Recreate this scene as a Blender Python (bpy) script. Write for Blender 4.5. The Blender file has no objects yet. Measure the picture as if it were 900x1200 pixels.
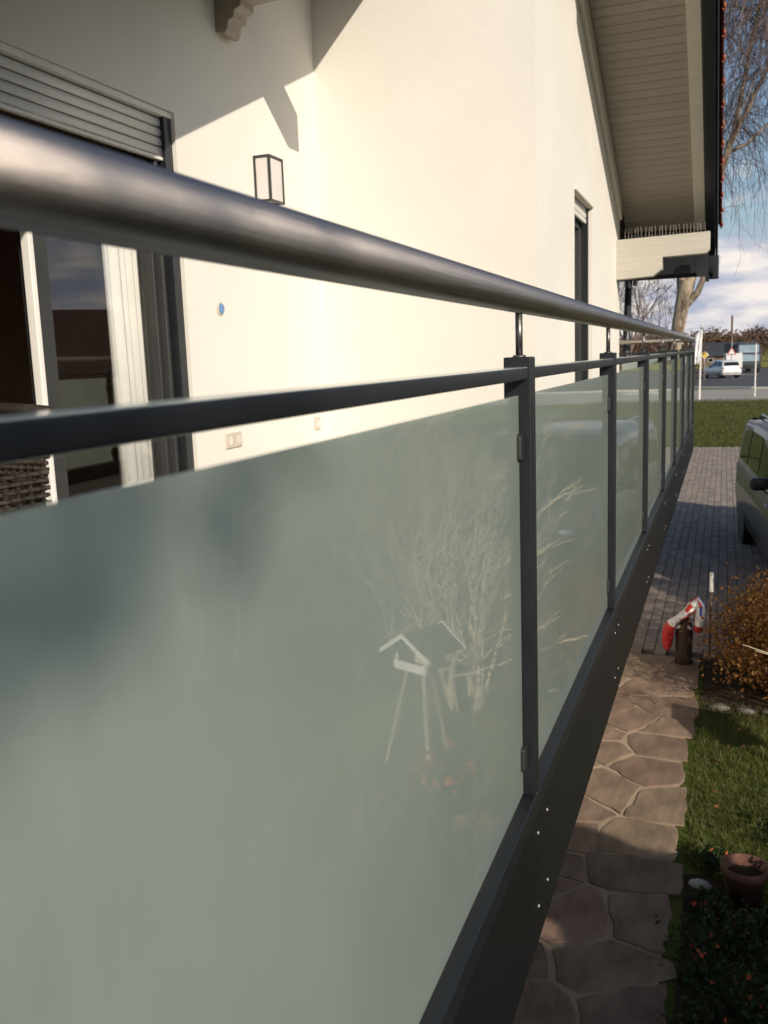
import bpy, bmesh, math, random
import numpy as np
from mathutils import Vector, Matrix
random.seed(7); rng = np.random.default_rng(7)
scn = bpy.context.scene
COL = scn.collection
EYE = 2.6                                   # eye height above the garden ground (z = 0)

# ------------------------------------------------------------------ camera
cam_d = bpy.data.cameras.new('camera'); cam = bpy.data.objects.new('camera', cam_d); COL.objects.link(cam)
right = Vector((0.93934, 0.34112, -0.03586)); up = Vector((-0.02212, 0.16459, 0.98611)); back = right.cross(up).normalized()
m = Matrix.Identity(4)
for i, a in enumerate((right, up, back)):
    for r in range(3): m[r][i] = a[r]
m.translation = (0, 0, EYE)
cam.matrix_world = m
cam_d.sensor_fit = 'VERTICAL'; cam_d.sensor_height = 36; cam_d.sensor_width = 27; cam_d.lens = 32.56
cam_d.clip_start = 0.02; cam_d.clip_end = 6000
cam_d.dof.use_dof = True; cam_d.dof.focus_distance = 2.1; cam_d.dof.aperture_fstop = 10.0
scn.camera = cam

# ------------------------------------------------------------------ light
SUN = Vector((-1, 0.9, -0.65)).normalized()             # travel direction of the light
elev = math.asin(-SUN.z); azim = math.atan2(-SUN.x, -SUN.y)   # clockwise from +Y
w = bpy.data.worlds.new('World'); scn.world = w; w.use_nodes = True
nt = w.node_tree; nt.nodes.clear(); N = nt.nodes.new; L = nt.links.new
out = N('ShaderNodeOutputWorld'); bg = N('ShaderNodeBackground'); sky = N('ShaderNodeTexSky')
sky.sky_type = 'NISHITA'; sky.sun_disc = False; sky.sun_elevation = elev; sky.sun_rotation = azim
sky.air_density = 1.0; sky.dust_density = 1.2; sky.ozone_density = 1.6
tc = N('ShaderNodeTexCoord'); sep = N('ShaderNodeSeparateXYZ'); L(tc.outputs['Generated'], sep.inputs[0])
mp = N('ShaderNodeMapping'); mp.inputs['Scale'].default_value = (1.0, 1.0, 2.6); mp.inputs['Location'].default_value = (0.37, 0.1, 0.16)
L(tc.outputs['Generated'], mp.inputs[0])
cn = N('ShaderNodeTexNoise'); cn.inputs['Scale'].default_value = 6.0; cn.inputs['Detail'].default_value = 9; cn.inputs['Roughness'].default_value = 0.56
L(mp.outputs[0], cn.inputs['Vector'])
band = N('ShaderNodeMapRange'); band.interpolation_type = 'SMOOTHSTEP'
band.inputs['From Min'].default_value = 0.02; band.inputs['From Max'].default_value = 0.32; band.inputs['To Min'].default_value = 0.17; band.inputs['To Max'].default_value = -0.22
L(sep.outputs['Z'], band.inputs['Value'])
add = N('ShaderNodeMath'); L(cn.outputs['Fac'], add.inputs[0]); L(band.outputs[0], add.inputs[1])
ramp = N('ShaderNodeValToRGB'); ramp.color_ramp.elements[0].position = 0.50; ramp.color_ramp.elements[1].position = 0.64
L(add.outputs[0], ramp.inputs[0])
cn2 = N('ShaderNodeTexNoise'); cn2.inputs['Scale'].default_value = 13; cn2.inputs['Detail'].default_value = 6
mp2 = N('ShaderNodeMapping'); mp2.inputs['Scale'].default_value = (1, 1, 3.2); L(tc.outputs['Generated'], mp2.inputs[0]); L(mp2.outputs[0], cn2.inputs['Vector'])
r2 = N('ShaderNodeValToRGB'); r2.color_ramp.elements[0].position = 0.38; r2.color_ramp.elements[1].position = 0.62
r2.color_ramp.elements[0].color = (4.2, 4.6, 5.9, 1); r2.color_ramp.elements[1].color = (9.0, 8.3, 7.8, 1)
L(cn2.outputs['Fac'], r2.inputs[0])
mix = N('ShaderNodeMixRGB'); L(ramp.outputs[0], mix.inputs[0]); L(sky.outputs[0], mix.inputs[1]); L(r2.outputs[0], mix.inputs[2])
L(mix.outputs[0], bg.inputs[0]); bg.inputs[1].default_value = 0.09; L(bg.outputs[0], out.inputs[0])
sd = bpy.data.lights.new('sun', 'SUN'); sd.energy = 4.0; sd.angle = math.radians(0.5); sd.color = (1.0, 0.89, 0.745)
so = bpy.data.objects.new('sun', sd); COL.objects.link(so); so.rotation_euler = SUN.to_track_quat('-Z', 'Y').to_euler(); so.location = (20, -18, 20)
vs = scn.view_settings; vs.view_transform = 'Standard'; vs.look = 'None'; vs.gamma = 1; vs.use_curve_mapping = False; vs.exposure = 0.25

# ------------------------------------------------------------------ materials
def mat(name, col, col2=None, rough=0.6, metal=0.0, scale=8.0, bump=0.0, bscale=None, rnd=0.0, spec=0.5, coat=0.0, island=False, coord='Object', stretch=None, detail=6, lo=0.35, hi=0.65, rvar=0.0):
    M = bpy.data.materials.new(name); M.use_nodes = True; t = M.node_tree; b = t.nodes['Principled BSDF']
    b.inputs['Base Color'].default_value = (*col, 1); b.inputs['Roughness'].default_value = rough; b.inputs['Metallic'].default_value = metal
    b.inputs['Specular IOR Level'].default_value = spec; b.inputs['Coat Weight'].default_value = coat; b.inputs['Coat Roughness'].default_value = 0.04
    n = t.nodes.new; l = t.links.new
    co = n('ShaderNodeTexCoord'); vec = co.outputs[coord]
    if stretch:
        mpn = n('ShaderNodeMapping'); mpn.inputs['Scale'].default_value = stretch; l(vec, mpn.inputs[0]); vec = mpn.outputs[0]
    src = None
    if col2:
        nz = n('ShaderNodeTexNoise'); nz.inputs['Scale'].default_value = scale; nz.inputs['Detail'].default_value = detail; nz.inputs['Roughness'].default_value = 0.6; l(vec, nz.inputs['Vector'])
        rp = n('ShaderNodeValToRGB'); rp.color_ramp.elements[0].position = lo; rp.color_ramp.elements[1].position = hi
        rp.color_ramp.elements[0].color = (*col, 1); rp.color_ramp.elements[1].color = (*col2, 1)
        l(nz.outputs['Fac'], rp.inputs[0]); src = rp.outputs[0]
        if rvar:
            mr = n('ShaderNodeMapRange'); mr.inputs['To Min'].default_value = rough - rvar; mr.inputs['To Max'].default_value = rough + rvar; l(nz.outputs['Fac'], mr.inputs[0]); l(mr.outputs[0], b.inputs['Roughness'])
    if rnd:
        oi = n('ShaderNodeObjectInfo'); hs = n('ShaderNodeHueSaturation'); mr = n('ShaderNodeMapRange')
        mr.inputs['To Min'].default_value = 1 - rnd; mr.inputs['To Max'].default_value = 1 + rnd; l(oi.outputs['Random'], mr.inputs[0]); l(mr.outputs[0], hs.inputs['Value'])
        if island:
            gi = n('ShaderNodeNewGeometry'); ad = n('ShaderNodeMath'); fr = n('ShaderNodeMath'); fr.operation = 'FRACT'; l(gi.outputs['Random Per Island'], ad.inputs[0]); l(oi.outputs['Random'], ad.inputs[1]); l(ad.outputs[0], fr.inputs[0]); l(fr.outputs[0], mr.inputs[0])
        mr2 = n('ShaderNodeMapRange'); mr2.inputs['To Min'].default_value = 0.5 - rnd * 0.06; mr2.inputs['To Max'].default_value = 0.5 + rnd * 0.06
        ml = n('ShaderNodeMath'); ml.operation = 'FRACT'; m3 = n('ShaderNodeMath'); m3.operation = 'MULTIPLY'; m3.inputs[1].default_value = 17.3
        l(oi.outputs['Random'], m3.inputs[0]); l(m3.outputs[0], ml.inputs[0]); l(ml.outputs[0], mr2.inputs[0]); l(mr2.outputs[0], hs.inputs['Hue'])
        if src: l(src, hs.inputs['Color'])
        else: hs.inputs['Color'].default_value = (*col, 1)
        src = hs.outputs[0]
    if src: l(src, b.inputs['Base Color'])
    if bump:
        bn = n('ShaderNodeTexNoise'); bn.inputs['Scale'].default_value = bscale or scale * 3; bn.inputs['Detail'].default_value = 8; bn.inputs['Roughness'].default_value = 0.62; l(vec, bn.inputs['Vector'])
        bp = n('ShaderNodeBump'); bp.inputs['Strength'].default_value = bump; bp.inputs['Distance'].default_value = 0.01; l(bn.outputs['Fac'], bp.inputs['Height']); l(bp.outputs[0], b.inputs['Normal'])
    return M
def leafmat(name, col, col2, scale=6, trans=0.25):
    M = mat(name, col, col2, rough=0.55, scale=scale, lo=0.3, hi=0.7, spec=0.3)
    t = M.node_tree; b = t.nodes['Principled BSDF']; o = t.nodes['Material Output']
    tr = t.nodes.new('ShaderNodeBsdfTranslucent'); mx = t.nodes.new('ShaderNodeMixShader'); mx.inputs[0].default_value = trans
    s = b.inputs['Base Color'].links[0].from_socket; t.links.new(s, tr.inputs[0])
    t.links.new(b.outputs[0], mx.inputs[1]); t.links.new(tr.outputs[0], mx.inputs[2]); t.links.new(mx.outputs[0], o.inputs[0])
    return M
def glassmat(name, tint=(0.95, 0.955, 0.95), rough=0.0):
    # thin window pane: clear with a mirror-like Fresnel reflection
    M = bpy.data.materials.new(name); M.use_nodes = True; t = M.node_tree; t.nodes.clear(); n = t.nodes.new; l = t.links.new
    o = n('ShaderNodeOutputMaterial'); tr = n('ShaderNodeBsdfTransparent'); tr.inputs[0].default_value = (*tint, 1)
    g = n('ShaderNodeBsdfGlossy'); g.inputs['Roughness'].default_value = rough; f = n('ShaderNodeFresnel'); f.inputs[0].default_value = 2.3
    ge = n('ShaderNodeNewGeometry'); iv = n('ShaderNodeMath'); iv.operation = 'SUBTRACT'; iv.inputs[0].default_value = 1; l(ge.outputs['Backfacing'], iv.inputs[1]); mu = n('ShaderNodeMath'); mu.operation = 'MULTIPLY'; l(f.outputs[0], mu.inputs[0]); l(iv.outputs[0], mu.inputs[1]); mx = n('ShaderNodeMixShader'); l(mu.outputs[0], mx.inputs[0]); l(tr.outputs[0], mx.inputs[1]); l(g.outputs[0], mx.inputs[2]); l(mx.outputs[0], o.inputs[0])
    return M
def frostmat(name):
    # laminated frosted glass: cloudy core that scatters light both ways, smooth outer skin with dust, drips and wipe marks
    M = bpy.data.materials.new(name); M.use_nodes = True; t = M.node_tree; t.nodes.clear(); n = t.nodes.new; l = t.links.new
    o = n('ShaderNodeOutputMaterial'); co = n('ShaderNodeTexCoord')
    def noise(scale, stretch, detail, lo, hi):
        mp = n('ShaderNodeMapping'); mp.inputs['Scale'].default_value = stretch; l(co.outputs['Object'], mp.inputs[0])
        z = n('ShaderNodeTexNoise'); z.inputs['Scale'].default_value = scale; z.inputs['Detail'].default_value = detail; z.inputs['Roughness'].default_value = 0.62; l(mp.outputs[0], z.inputs['Vector'])
        r = n('ShaderNodeMapRange'); r.inputs['From Min'].default_value = lo; r.inputs['From Max'].default_value = hi; l(z.outputs['Fac'], r.inputs[0]); return r.outputs[0]
    cloud = noise(2.4, (1, 1, 1), 8, 0.3, 0.7); drip = noise(26, (1, 1, 0.05), 6, 0.52, 0.75); wipe = noise(5, (1, 0.5, 2.2), 10, 0.48, 0.78)
    spot = n('ShaderNodeTexVoronoi'); spot.inputs['Scale'].default_value = 38; l(co.outputs['Object'], spot.inputs['Vector'])
    sr = n('ShaderNodeMapRange'); sr.inputs['From Min'].default_value = 0.10; sr.inputs['From Max'].default_value = 0.04; l(spot.outputs['Distance'], sr.inputs[0])
    def math2(op, a_, b_):
        q = n('ShaderNodeMath'); q.operation = op
        for i, x in enumerate((a_, b_)):
            if isinstance(x, float): q.inputs[i].default_value = x
            else: l(x, q.inputs[i])
        return q.outputs[0]
    dirt = math2('ADD', math2('MULTIPLY', drip, 0.18), math2('ADD', math2('MULTIPLY', wipe, 0.16), math2('MULTIPLY', sr.outputs[0], 0.30)))
    rp = n('ShaderNodeValToRGB'); rp.color_ramp.elements[0].color = (0.300, 0.350, 0.322, 1); rp.color_ramp.elements[1].color = (0.355, 0.410, 0.376, 1); l(cloud, rp.inputs[0])
    mc = n('ShaderNodeMixRGB'); mc.inputs[2].default_value = (0.55, 0.55, 0.50, 1); l(dirt, mc.inputs[0]); l(rp.outputs[0], mc.inputs[1])
    d = n('ShaderNodeBsdfDiffuse'); l(mc.outputs[0], d.inputs[0])
    tr = n('ShaderNodeBsdfTranslucent'); tr.inputs[0].default_value = (0.86, 0.92, 0.86, 1)
    mx = n('ShaderNodeMixShader'); mx.inputs[0].default_value = 0.57; l(d.outputs[0], mx.inputs[1]); l(tr.outputs[0], mx.inputs[2])
    g = n('ShaderNodeBsdfGlossy'); g.inputs[0].default_value = (1, 1, 1, 1); l(math2('ADD', math2('MULTIPLY', wipe, 0.04), 0.018), g.inputs['Roughness'])
    bz = n('ShaderNodeTexNoise'); bz.inputs['Scale'].default_value = 1.6; bz.inputs['Detail'].default_value = 2; l(co.outputs['Object'], bz.inputs['Vector'])
    bp = n('ShaderNodeBump'); bp.inputs['Strength'].default_value = 0.14; bp.inputs['Distance'].default_value = 0.01; l(bz.outputs['Fac'], bp.inputs['Height']); l(bp.outputs[0], g.inputs['Normal'])
    f = n('ShaderNodeFresnel'); f.inputs[0].default_value = 1.6; ge = n('ShaderNodeNewGeometry')
    fac = math2('MULTIPLY', f.outputs[0], math2('SUBTRACT', 1.0, ge.outputs['Backfacing']))
    mx2 = n('ShaderNodeMixShader'); l(fac, mx2.inputs[0]); l(mx.outputs[0], mx2.inputs[1]); l(g.outputs[0], mx2.inputs[2]); l(mx2.outputs[0], o.inputs[0])
    return M

MT = {}
MT['plaster'] = mat('plaster', (0.705, 0.678, 0.62), (0.75, 0.722, 0.662), rough=0.9, scale=1.1, bump=0.16, bscale=90, detail=12, spec=0.2)
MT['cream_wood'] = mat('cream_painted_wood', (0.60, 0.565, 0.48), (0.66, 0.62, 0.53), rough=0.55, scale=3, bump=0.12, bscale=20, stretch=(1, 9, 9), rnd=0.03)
MT['beam'] = mat('shaded_beam_paint', (0.44, 0.415, 0.355), (0.49, 0.46, 0.40), rough=0.55, scale=3, bump=0.12, bscale=20, stretch=(1, 9, 9))  # darker copy of the cream paint; the eave beam's shade is in the colour
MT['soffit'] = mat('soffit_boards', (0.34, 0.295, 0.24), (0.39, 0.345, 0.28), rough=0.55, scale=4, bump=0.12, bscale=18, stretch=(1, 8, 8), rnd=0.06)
MT['anthracite'] = mat('anthracite_powder_coat', (0.0095, 0.0115, 0.0145), (0.0125, 0.0145, 0.018), rough=0.42, scale=5, bump=0.05, bscale=900, spec=0.45, rvar=0.06)
MT['panel'] = mat('fascia_sheet', (0.007, 0.0075, 0.0085), (0.010, 0.0105, 0.011), rough=0.45, scale=1.7, bump=0.03, bscale=300, spec=0.3, rvar=0.08)
MT['steel'] = mat('brushed_stainless', (0.42, 0.37, 0.335), (0.51, 0.455, 0.415), rough=0.35, metal=1.0, scale=3, bump=0.22, bscale=60, stretch=(120, 1.2, 120), rvar=0.06)
MT['rod'] = mat('rod_steel', (0.16, 0.15, 0.145), (0.20, 0.19, 0.18), rough=0.38, metal=0.9, scale=9)
MT['rivet'] = mat('rivet_metal', (0.42, 0.42, 0.42), rough=0.5, metal=0.5)
MT['rubber'] = mat('clamp_rubber', (0.010, 0.012, 0.013), (0.014, 0.016, 0.017), rough=0.6, scale=20)
MT['frost'] = frostmat('frosted_glass')
MT['glass_edge'] = mat('cut_glass_edge', (0.46, 0.53, 0.48), (0.54, 0.60, 0.55), rough=0.15, scale=9)
MT['glass'] = glassmat('window_glass')
MT['carglass'] = mat('car_glass', (0.012, 0.014, 0.014), rough=0.06, spec=0.45)
MT['shutter'] = mat('shutter_slat', (0.68, 0.65, 0.60), (0.72, 0.69, 0.64), rough=0.45, scale=6, bump=0.05)
MT['frame'] = mat('window_frame_grey', (0.026, 0.027, 0.027), (0.034, 0.034, 0.033), rough=0.45, scale=9)
MT['white'] = mat('white_plastic', (0.72, 0.70, 0.66), (0.78, 0.76, 0.72), rough=0.4, scale=6)
MT['curtain'] = mat('curtain_cloth', (0.70, 0.69, 0.66), (0.80, 0.79, 0.76), rough=0.9, scale=3)
MT['room'] = mat('room_wall', (0.34, 0.25, 0.18), (0.40, 0.30, 0.22), rough=0.8, scale=3)
MT['roomfloor'] = mat('room_floor', (0.20, 0.11, 0.06), (0.28, 0.16, 0.09), rough=0.4, scale=5, stretch=(1, 8, 1))
MT['darkwood'] = mat('dark_wood', (0.05, 0.03, 0.02), (0.09, 0.055, 0.035), rough=0.6, scale=7, bump=0.3, stretch=(6, 6, 1))
MT['wicker'] = mat('wicker', (0.05, 0.034, 0.024), (0.10, 0.07, 0.05), rough=0.6, scale=40, bump=0.3)
MT['deck'] = mat('deck_tiles', (0.30, 0.28, 0.25), (0.36, 0.33, 0.30), rough=0.7, scale=6, bump=0.1)
MT['tile'] = mat('red_roof_tile', (0.33, 0.085, 0.045), (0.42, 0.13, 0.07), rough=0.6, scale=12, bump=0.3, rnd=0.15)
MT['black'] = mat('black_metal', (0.012, 0.015, 0.018), (0.018, 0.021, 0.024), rough=0.38, scale=8)
MT['opal'] = mat('opal_pane', (0.62, 0.58, 0.56), (0.66, 0.62, 0.60), rough=0.25, scale=4)
MT['blue'] = mat('blue_cap', (0.10, 0.22, 0.42), (0.13, 0.27, 0.5), rough=0.4, scale=20)
MT['socket'] = mat('socket_plastic', (0.50, 0.44, 0.36), (0.54, 0.48, 0.40), rough=0.45, scale=9)
MT['stone'] = mat('flagstone', (0.135, 0.094, 0.068), (0.255, 0.183, 0.132), rough=0.85, scale=4.5, bump=0.35, bscale=40, rnd=0.20, lo=.34, hi=.66, stretch=(1.6, .7, 1), spec=0.3)
MT['mortar'] = mat('mortar', (0.28, 0.22, 0.155), (0.37, 0.295, 0.21), rough=0.95, scale=9, bump=0.4, bscale=70)
MT['paver'] = mat('paver', (0.205, 0.168, 0.14), (0.27, 0.22, 0.185), rough=0.85, scale=9, bump=0.3, bscale=60, rnd=0.20, island=True)
MT['sand'] = mat('joint_sand', (0.06, 0.052, 0.045), (0.09, 0.08, 0.065), rough=1, scale=30)
MT['lawn'] = mat('lawn_soil', (0.060, 0.082, 0.018), (0.11, 0.125, 0.032), rough=0.95, scale=0.9, bump=0.6, bscale=26, spec=0.1, detail=10)
MT['soil'] = mat('garden_soil', (0.030, 0.022, 0.015), (0.055, 0.040, 0.026), rough=1, scale=6, bump=0.8, bscale=30, spec=0.1)
MT['asphalt'] = mat('asphalt', (0.045, 0.047, 0.052), (0.065, 0.066, 0.070), rough=0.8, scale=0.35, bump=0.3, bscale=40)
MT['footway'] = mat('footway_gravel', (0.26, 0.24, 0.215), (0.33, 0.305, 0.27), rough=0.9, scale=0.5, bump=0.3, bscale=30)
MT['kerb'] = mat('kerb_stone', (0.42, 0.40, 0.36), (0.5, 0.48, 0.44), rough=0.8, scale=4, bump=0.2)
MT['paint'] = mat('road_paint', (0.72, 0.72, 0.70), (0.8, 0.8, 0.78), rough=0.6, scale=5)
MT['field'] = mat('field', (0.17, 0.175, 0.035), (0.25, 0.235, 0.06), rough=1, scale=0.05, spec=0.1)
MT['hill'] = mat('wooded_hill', (0.085, 0.052, 0.030), (0.145, 0.088, 0.045), rough=1, scale=0.06, bump=1.0, bscale=0.3, spec=0.05)
MT['grass'] = leafmat('grass_blades', (0.042, 0.062, 0.013), (0.125, 0.12, 0.034), scale=2.2)
MT['leaf_rust'] = leafmat('rust_leaves', (0.15, 0.060, 0.022), (0.31, 0.155, 0.040), scale=5)
MT['leaf_dark'] = leafmat('dark_leaves', (0.018, 0.035, 0.010), (0.045, 0.075, 0.020), scale=4)
MT['leaf_hedge'] = leafmat('hedge_leaves', (0.020, 0.034, 0.013), (0.040, 0.058, 0.022), scale=2, trans=0.15)
MT['leaf_brown'] = leafmat('brown_twigs_leaves', (0.095, 0.058, 0.038), (0.165, 0.105, 0.068), scale=0.5)
MT['leaf_red'] = leafmat('red_petals', (0.45, 0.06, 0.03), (0.60, 0.16, 0.06), scale=9)
MT['twig'] = mat('birch_twig', (0.085, 0.055, 0.050), (0.14, 0.095, 0.085), rough=0.8, scale=1)
MT['stem'] = mat('pale_stem', (0.50, 0.42, 0.29), (0.64, 0.55, 0.40), rough=0.8, scale=6)
MT['bark'] = mat('birch_bark', (0.06, 0.042, 0.028), (0.36, 0.29, 0.21), rough=0.85, scale=4.5, bump=1.0, bscale=14, stretch=(1, 1, 0.35), lo=0.40, hi=0.56)
MT['terracotta'] = mat('terracotta', (0.10, 0.042, 0.026), (0.16, 0.075, 0.05), rough=0.8, scale=14, bump=0.3)
MT['pale_stone'] = mat('pale_stone', (0.11, 0.095, 0.08), (0.20, 0.18, 0.155), rough=0.8, scale=8, bump=0.5)
MT['cloth_red'] = mat('red_cloth', (0.50, 0.025, 0.02), (0.60, 0.04, 0.03), rough=0.8, scale=30, bump=0.15)
MT['car_paint'] = mat('dark_olive_paint', (0.045, 0.042, 0.034), (0.050, 0.047, 0.038), rough=0.45, metal=0.2, scale=30, coat=0.45)
MT['car_white'] = mat('white_paint', (0.70, 0.70, 0.69), (0.73, 0.73, 0.72), rough=0.35, scale=3, coat=0.8)
MT['tyre'] = mat('tyre', (0.018, 0.018, 0.018), (0.028, 0.028, 0.028), rough=0.85, scale=20)
MT['rim'] = mat('alloy', (0.45, 0.45, 0.46), rough=0.35, metal=0.9)
MT['lamp_red'] = mat('tail_lamp', (0.35, 0.02, 0.015), rough=0.15, coat=1)
MT['lamp_clear'] = mat('head_lamp', (0.55, 0.56, 0.56), rough=0.12, metal=0.4, coat=1)
MT['dark_roof'] = mat('dark_roof', (0.030, 0.034, 0.042), (0.045, 0.05, 0.06), rough=0.7, scale=2)
MT['brown_roof'] = mat('brown_roof', (0.09, 0.05, 0.035), (0.12, 0.07, 0.05), rough=0.8, scale=4, bump=0.4)
MT['pole_wood'] = mat('pole_wood', (0.12, 0.085, 0.06), (0.18, 0.13, 0.09), rough=0.9, scale=3)
MT['yellow'] = mat('sign_yellow', (0.75, 0.50, 0.06), (0.78, 0.54, 0.08), rough=0.5, scale=4)
MT['red'] = mat('sign_red', (0.42, 0.10, 0.08), (0.48, 0.13, 0.11), rough=0.5, scale=4)
MT['flag'] = mat('white_flag_cloth', (0.78, 0.76, 0.78), (0.85, 0.83, 0.85), rough=0.8, scale=4)
MT['paleblue'] = mat('pale_blue_panel', (0.20, 0.27, 0.33), (0.26, 0.34, 0.40), rough=0.35, scale=2)

# ------------------------------------------------------------------ helpers
class MB:
    def __init__(s): s.v = []; s.f = []
    def add(s, vs, fs):
        o = len(s.v); s.v += [tuple(p) for p in vs]; s.f += [tuple(i + o for i in f) for f in fs]; return s
    def box(s, x0, x1, y0, y1, z0, z1):
        return s.add([(x0,y0,z0),(x1,y0,z0),(x1,y1,z0),(x0,y1,z0),(x0,y0,z1),(x1,y0,z1),(x1,y1,z1),(x0,y1,z1)],
                     [(0,3,2,1),(4,5,6,7),(0,1,5,4),(1,2,6,5),(2,3,7,6),(3,0,4,7)])
    def prism(s, prof, axis, a, b):
        """prof: 2D outline (counter-clockwise), extruded along axis from a to b. axis 0: (y,z), 1: (x,z), 2: (x,y)"""
        n = len(prof); P = []
        for t in (a, b):
            for (p, q) in prof: P.append((t, p, q) if axis == 0 else (p, t, q) if axis == 1 else (p, q, t))
        return s.add(P, [tuple(range(n))[::-1], tuple(range(n, 2*n))] + [(i, (i+1) % n, n+(i+1) % n, n+i) for i in range(n)])
    def tube(s, pts, rad, n=8, cap=True):
        pts = [Vector(p) for p in pts]; k = len(pts)
        if not hasattr(rad, '__len__'): rad = [rad]*k
        P = []; F = []; ref = None
        for i, p in enumerate(pts):
            t = (pts[min(i+1, k-1)] - pts[max(i-1, 0)]).normalized()
            if ref is None: ref = t.orthogonal().normalized()
            u = (ref - t*ref.dot(t)); u = u.normalized() if u.length > 1e-6 else t.orthogonal().normalized(); ref = u; vv = t.cross(u)
            for j in range(n):
                a = 2*math.pi*j/n; P.append(p + (u*math.cos(a) + vv*math.sin(a))*rad[i])
        for i in range(k-1):
            for j in range(n): F.append((i*n+j, i*n+(j+1) % n, (i+1)*n+(j+1) % n, (i+1)*n+j))
        if cap: F.append(tuple(range(n))[::-1]); F.append(tuple(range((k-1)*n, k*n)))
        return s.add(P, F)
    def lathe(s, prof, c=(0,0,0), n=20, axis=2):
        P = []; F = []; k = len(prof)
        for (r, z) in prof:
            for j in range(n):
                a = 2*math.pi*j/n; p = (r*math.cos(a), r*math.sin(a), z)
                if axis == 0: p = (z, p[0], p[1])
                elif axis == 1: p = (p[0], z, p[1])
                P.append((c[0]+p[0], c[1]+p[1], c[2]+p[2]))
        for i in range(k-1):
            for j in range(n): F.append((i*n+j, i*n+(j+1) % n, (i+1)*n+(j+1) % n, (i+1)*n+j))
        F.append(tuple(range(n))[::-1]); F.append(tuple(range((k-1)*n, k*n)))
        return s.add(P, F)
    def mesh(s, name, m=None, smooth=False):
        me = bpy.data.meshes.new(name); me.from_pydata(s.v, [], s.f)
        bm = bmesh.new(); bm.from_mesh(me); bmesh.ops.recalc_face_normals(bm, faces=bm.faces); bm.to_mesh(me); bm.free()
        if m: me.materials.append(MT[m])
        if smooth: me.shade_smooth()
        return me
    def build(s, name, m, parent=None, smooth=False, bevel=0, seg=2, loc=None, rot=None):
        me = s.mesh(name, m, smooth)
        return link(name, me, parent, bevel, seg, loc, rot)
def link(name, me, parent=None, bevel=0, seg=2, loc=None, rot=None):
    o = bpy.data.objects.new(name, me); COL.objects.link(o)
    if parent: o.parent = parent
    if loc is not None: o.location = loc
    if rot is not None: o.rotation_euler = rot
    if bevel:
        b = o.modifiers.new('bevel', 'BEVEL'); b.width = bevel; b.segments = seg; b.limit_method = 'ANGLE'; b.angle_limit = math.radians(40)
        wn = o.modifiers.new('wn', 'WEIGHTED_NORMAL'); wn.keep_sharp = False; o.data.shade_smooth()
    return o
def tag(o, label=None, cat=None, group=None, kind=None):
    if label: o['label'] = label
    if cat: o['category'] = cat
    if group: o['group'] = group
    if kind: o['kind'] = kind
    return o
def thing(name, label, cat, loc=(0,0,0), rz=0, group=None):
    o = bpy.data.objects.new(name, None); o.empty_display_size = 0.2; COL.objects.link(o); o.location = loc; o.rotation_euler = (0, 0, rz)
    return tag(o, label, cat, group)
def box(name, m, x0, x1, y0, y1, z0, z1, parent=None, bevel=0): return MB().box(x0, x1, y0, y1, z0, z1).build(name, m, parent, bevel=bevel)
def copy_tree(o, parent=None):
    c = o.copy(); COL.objects.link(c)
    if parent: c.parent = parent
    for ch in list(o.children): copy_tree(ch, c)
    return c
def np_mesh(name, verts, faces, m):
    """verts (n,3), faces (k,3|4) arrays"""
    me = bpy.data.meshes.new(name); verts = np.asarray(verts, np.float32); faces = np.asarray(faces, np.int32); c = faces.shape[1]
    me.vertices.add(len(verts)); me.vertices.foreach_set('co', verts.ravel())
    me.loops.add(faces.size); me.loops.foreach_set('vertex_index', faces.ravel())
    me.polygons.add(len(faces)); me.polygons.foreach_set('loop_start', np.arange(0, faces.size, c, dtype=np.int32))
    me.update(calc_edges=True); me.materials.append(MT[m]); return me
def leaves(pos, size, ratio=0.5, upbias=0.0):
    """one folded diamond leaf per position: 4 verts, 2 triangles"""
    pos = np.asarray(pos); n = len(pos); d = rng.normal(size=(n, 3)); d[:, 2] += upbias; d /= np.linalg.norm(d, axis=1)[:, None]
    e = np.cross(d, rng.normal(size=(n, 3))); e /= np.linalg.norm(e, axis=1)[:, None]; nn = np.cross(d, e)
    s = (size*rng.uniform(0.6, 1.3, n))[:, None]
    a = pos - d*s*0.5; b = pos + d*s*0.5; mid = pos + nn*s*0.08
    V = np.stack([a, mid + e*s*ratio*0.5, b, mid - e*s*ratio*0.5], 1).reshape(-1, 3); i = np.arange(n)*4
    return V, np.concatenate([np.stack([i, i+1, i+2], 1), np.stack([i, i+2, i+3], 1)])
def blob_points(n, c, r, clumps=14, spread=0.35, low=-1):
    """points in leaf clumps spread over an ellipsoid"""
    cc = rng.normal(size=(clumps, 3)); cc /= np.linalg.norm(cc, axis=1)[:, None]; cc *= rng.uniform(0.45, 0.95, clumps)[:, None]
    cc[:, 2] = np.maximum(cc[:, 2], low); k = rng.integers(0, clumps, n)
    p = cc[k] + rng.normal(size=(n, 3))*spread*rng.uniform(0.5, 1.0, n)[:, None]
    return np.asarray(c) + p*np.asarray(r)
def blades(P, h, wd, lean=0.5):
    n = len(P); a = rng.uniform(0, 2*np.pi, n); hh = h*rng.uniform(0.5, 1.3, n); u = np.stack([np.cos(a), np.sin(a), np.zeros(n)], 1)
    b = rng.uniform(0, 2*np.pi, n); tl = np.stack([np.cos(b), np.sin(b), np.zeros(n)], 1)*(hh*lean*rng.uniform(0.2, 1, n))[:, None]; tl[:, 2] = hh
    V = np.stack([P - u*wd/2, P + u*wd/2, P + tl], 1).reshape(-1, 3); i = np.arange(n)*3
    return V, np.stack([i, i+1, i+2], 1)
def leaf_obj(name, pos, size, m, parent=None, ratio=0.5, upbias=0.0):
    V, F = leaves(pos, size, ratio, upbias); return link(name, np_mesh(name, V, F, m), parent)

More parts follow.
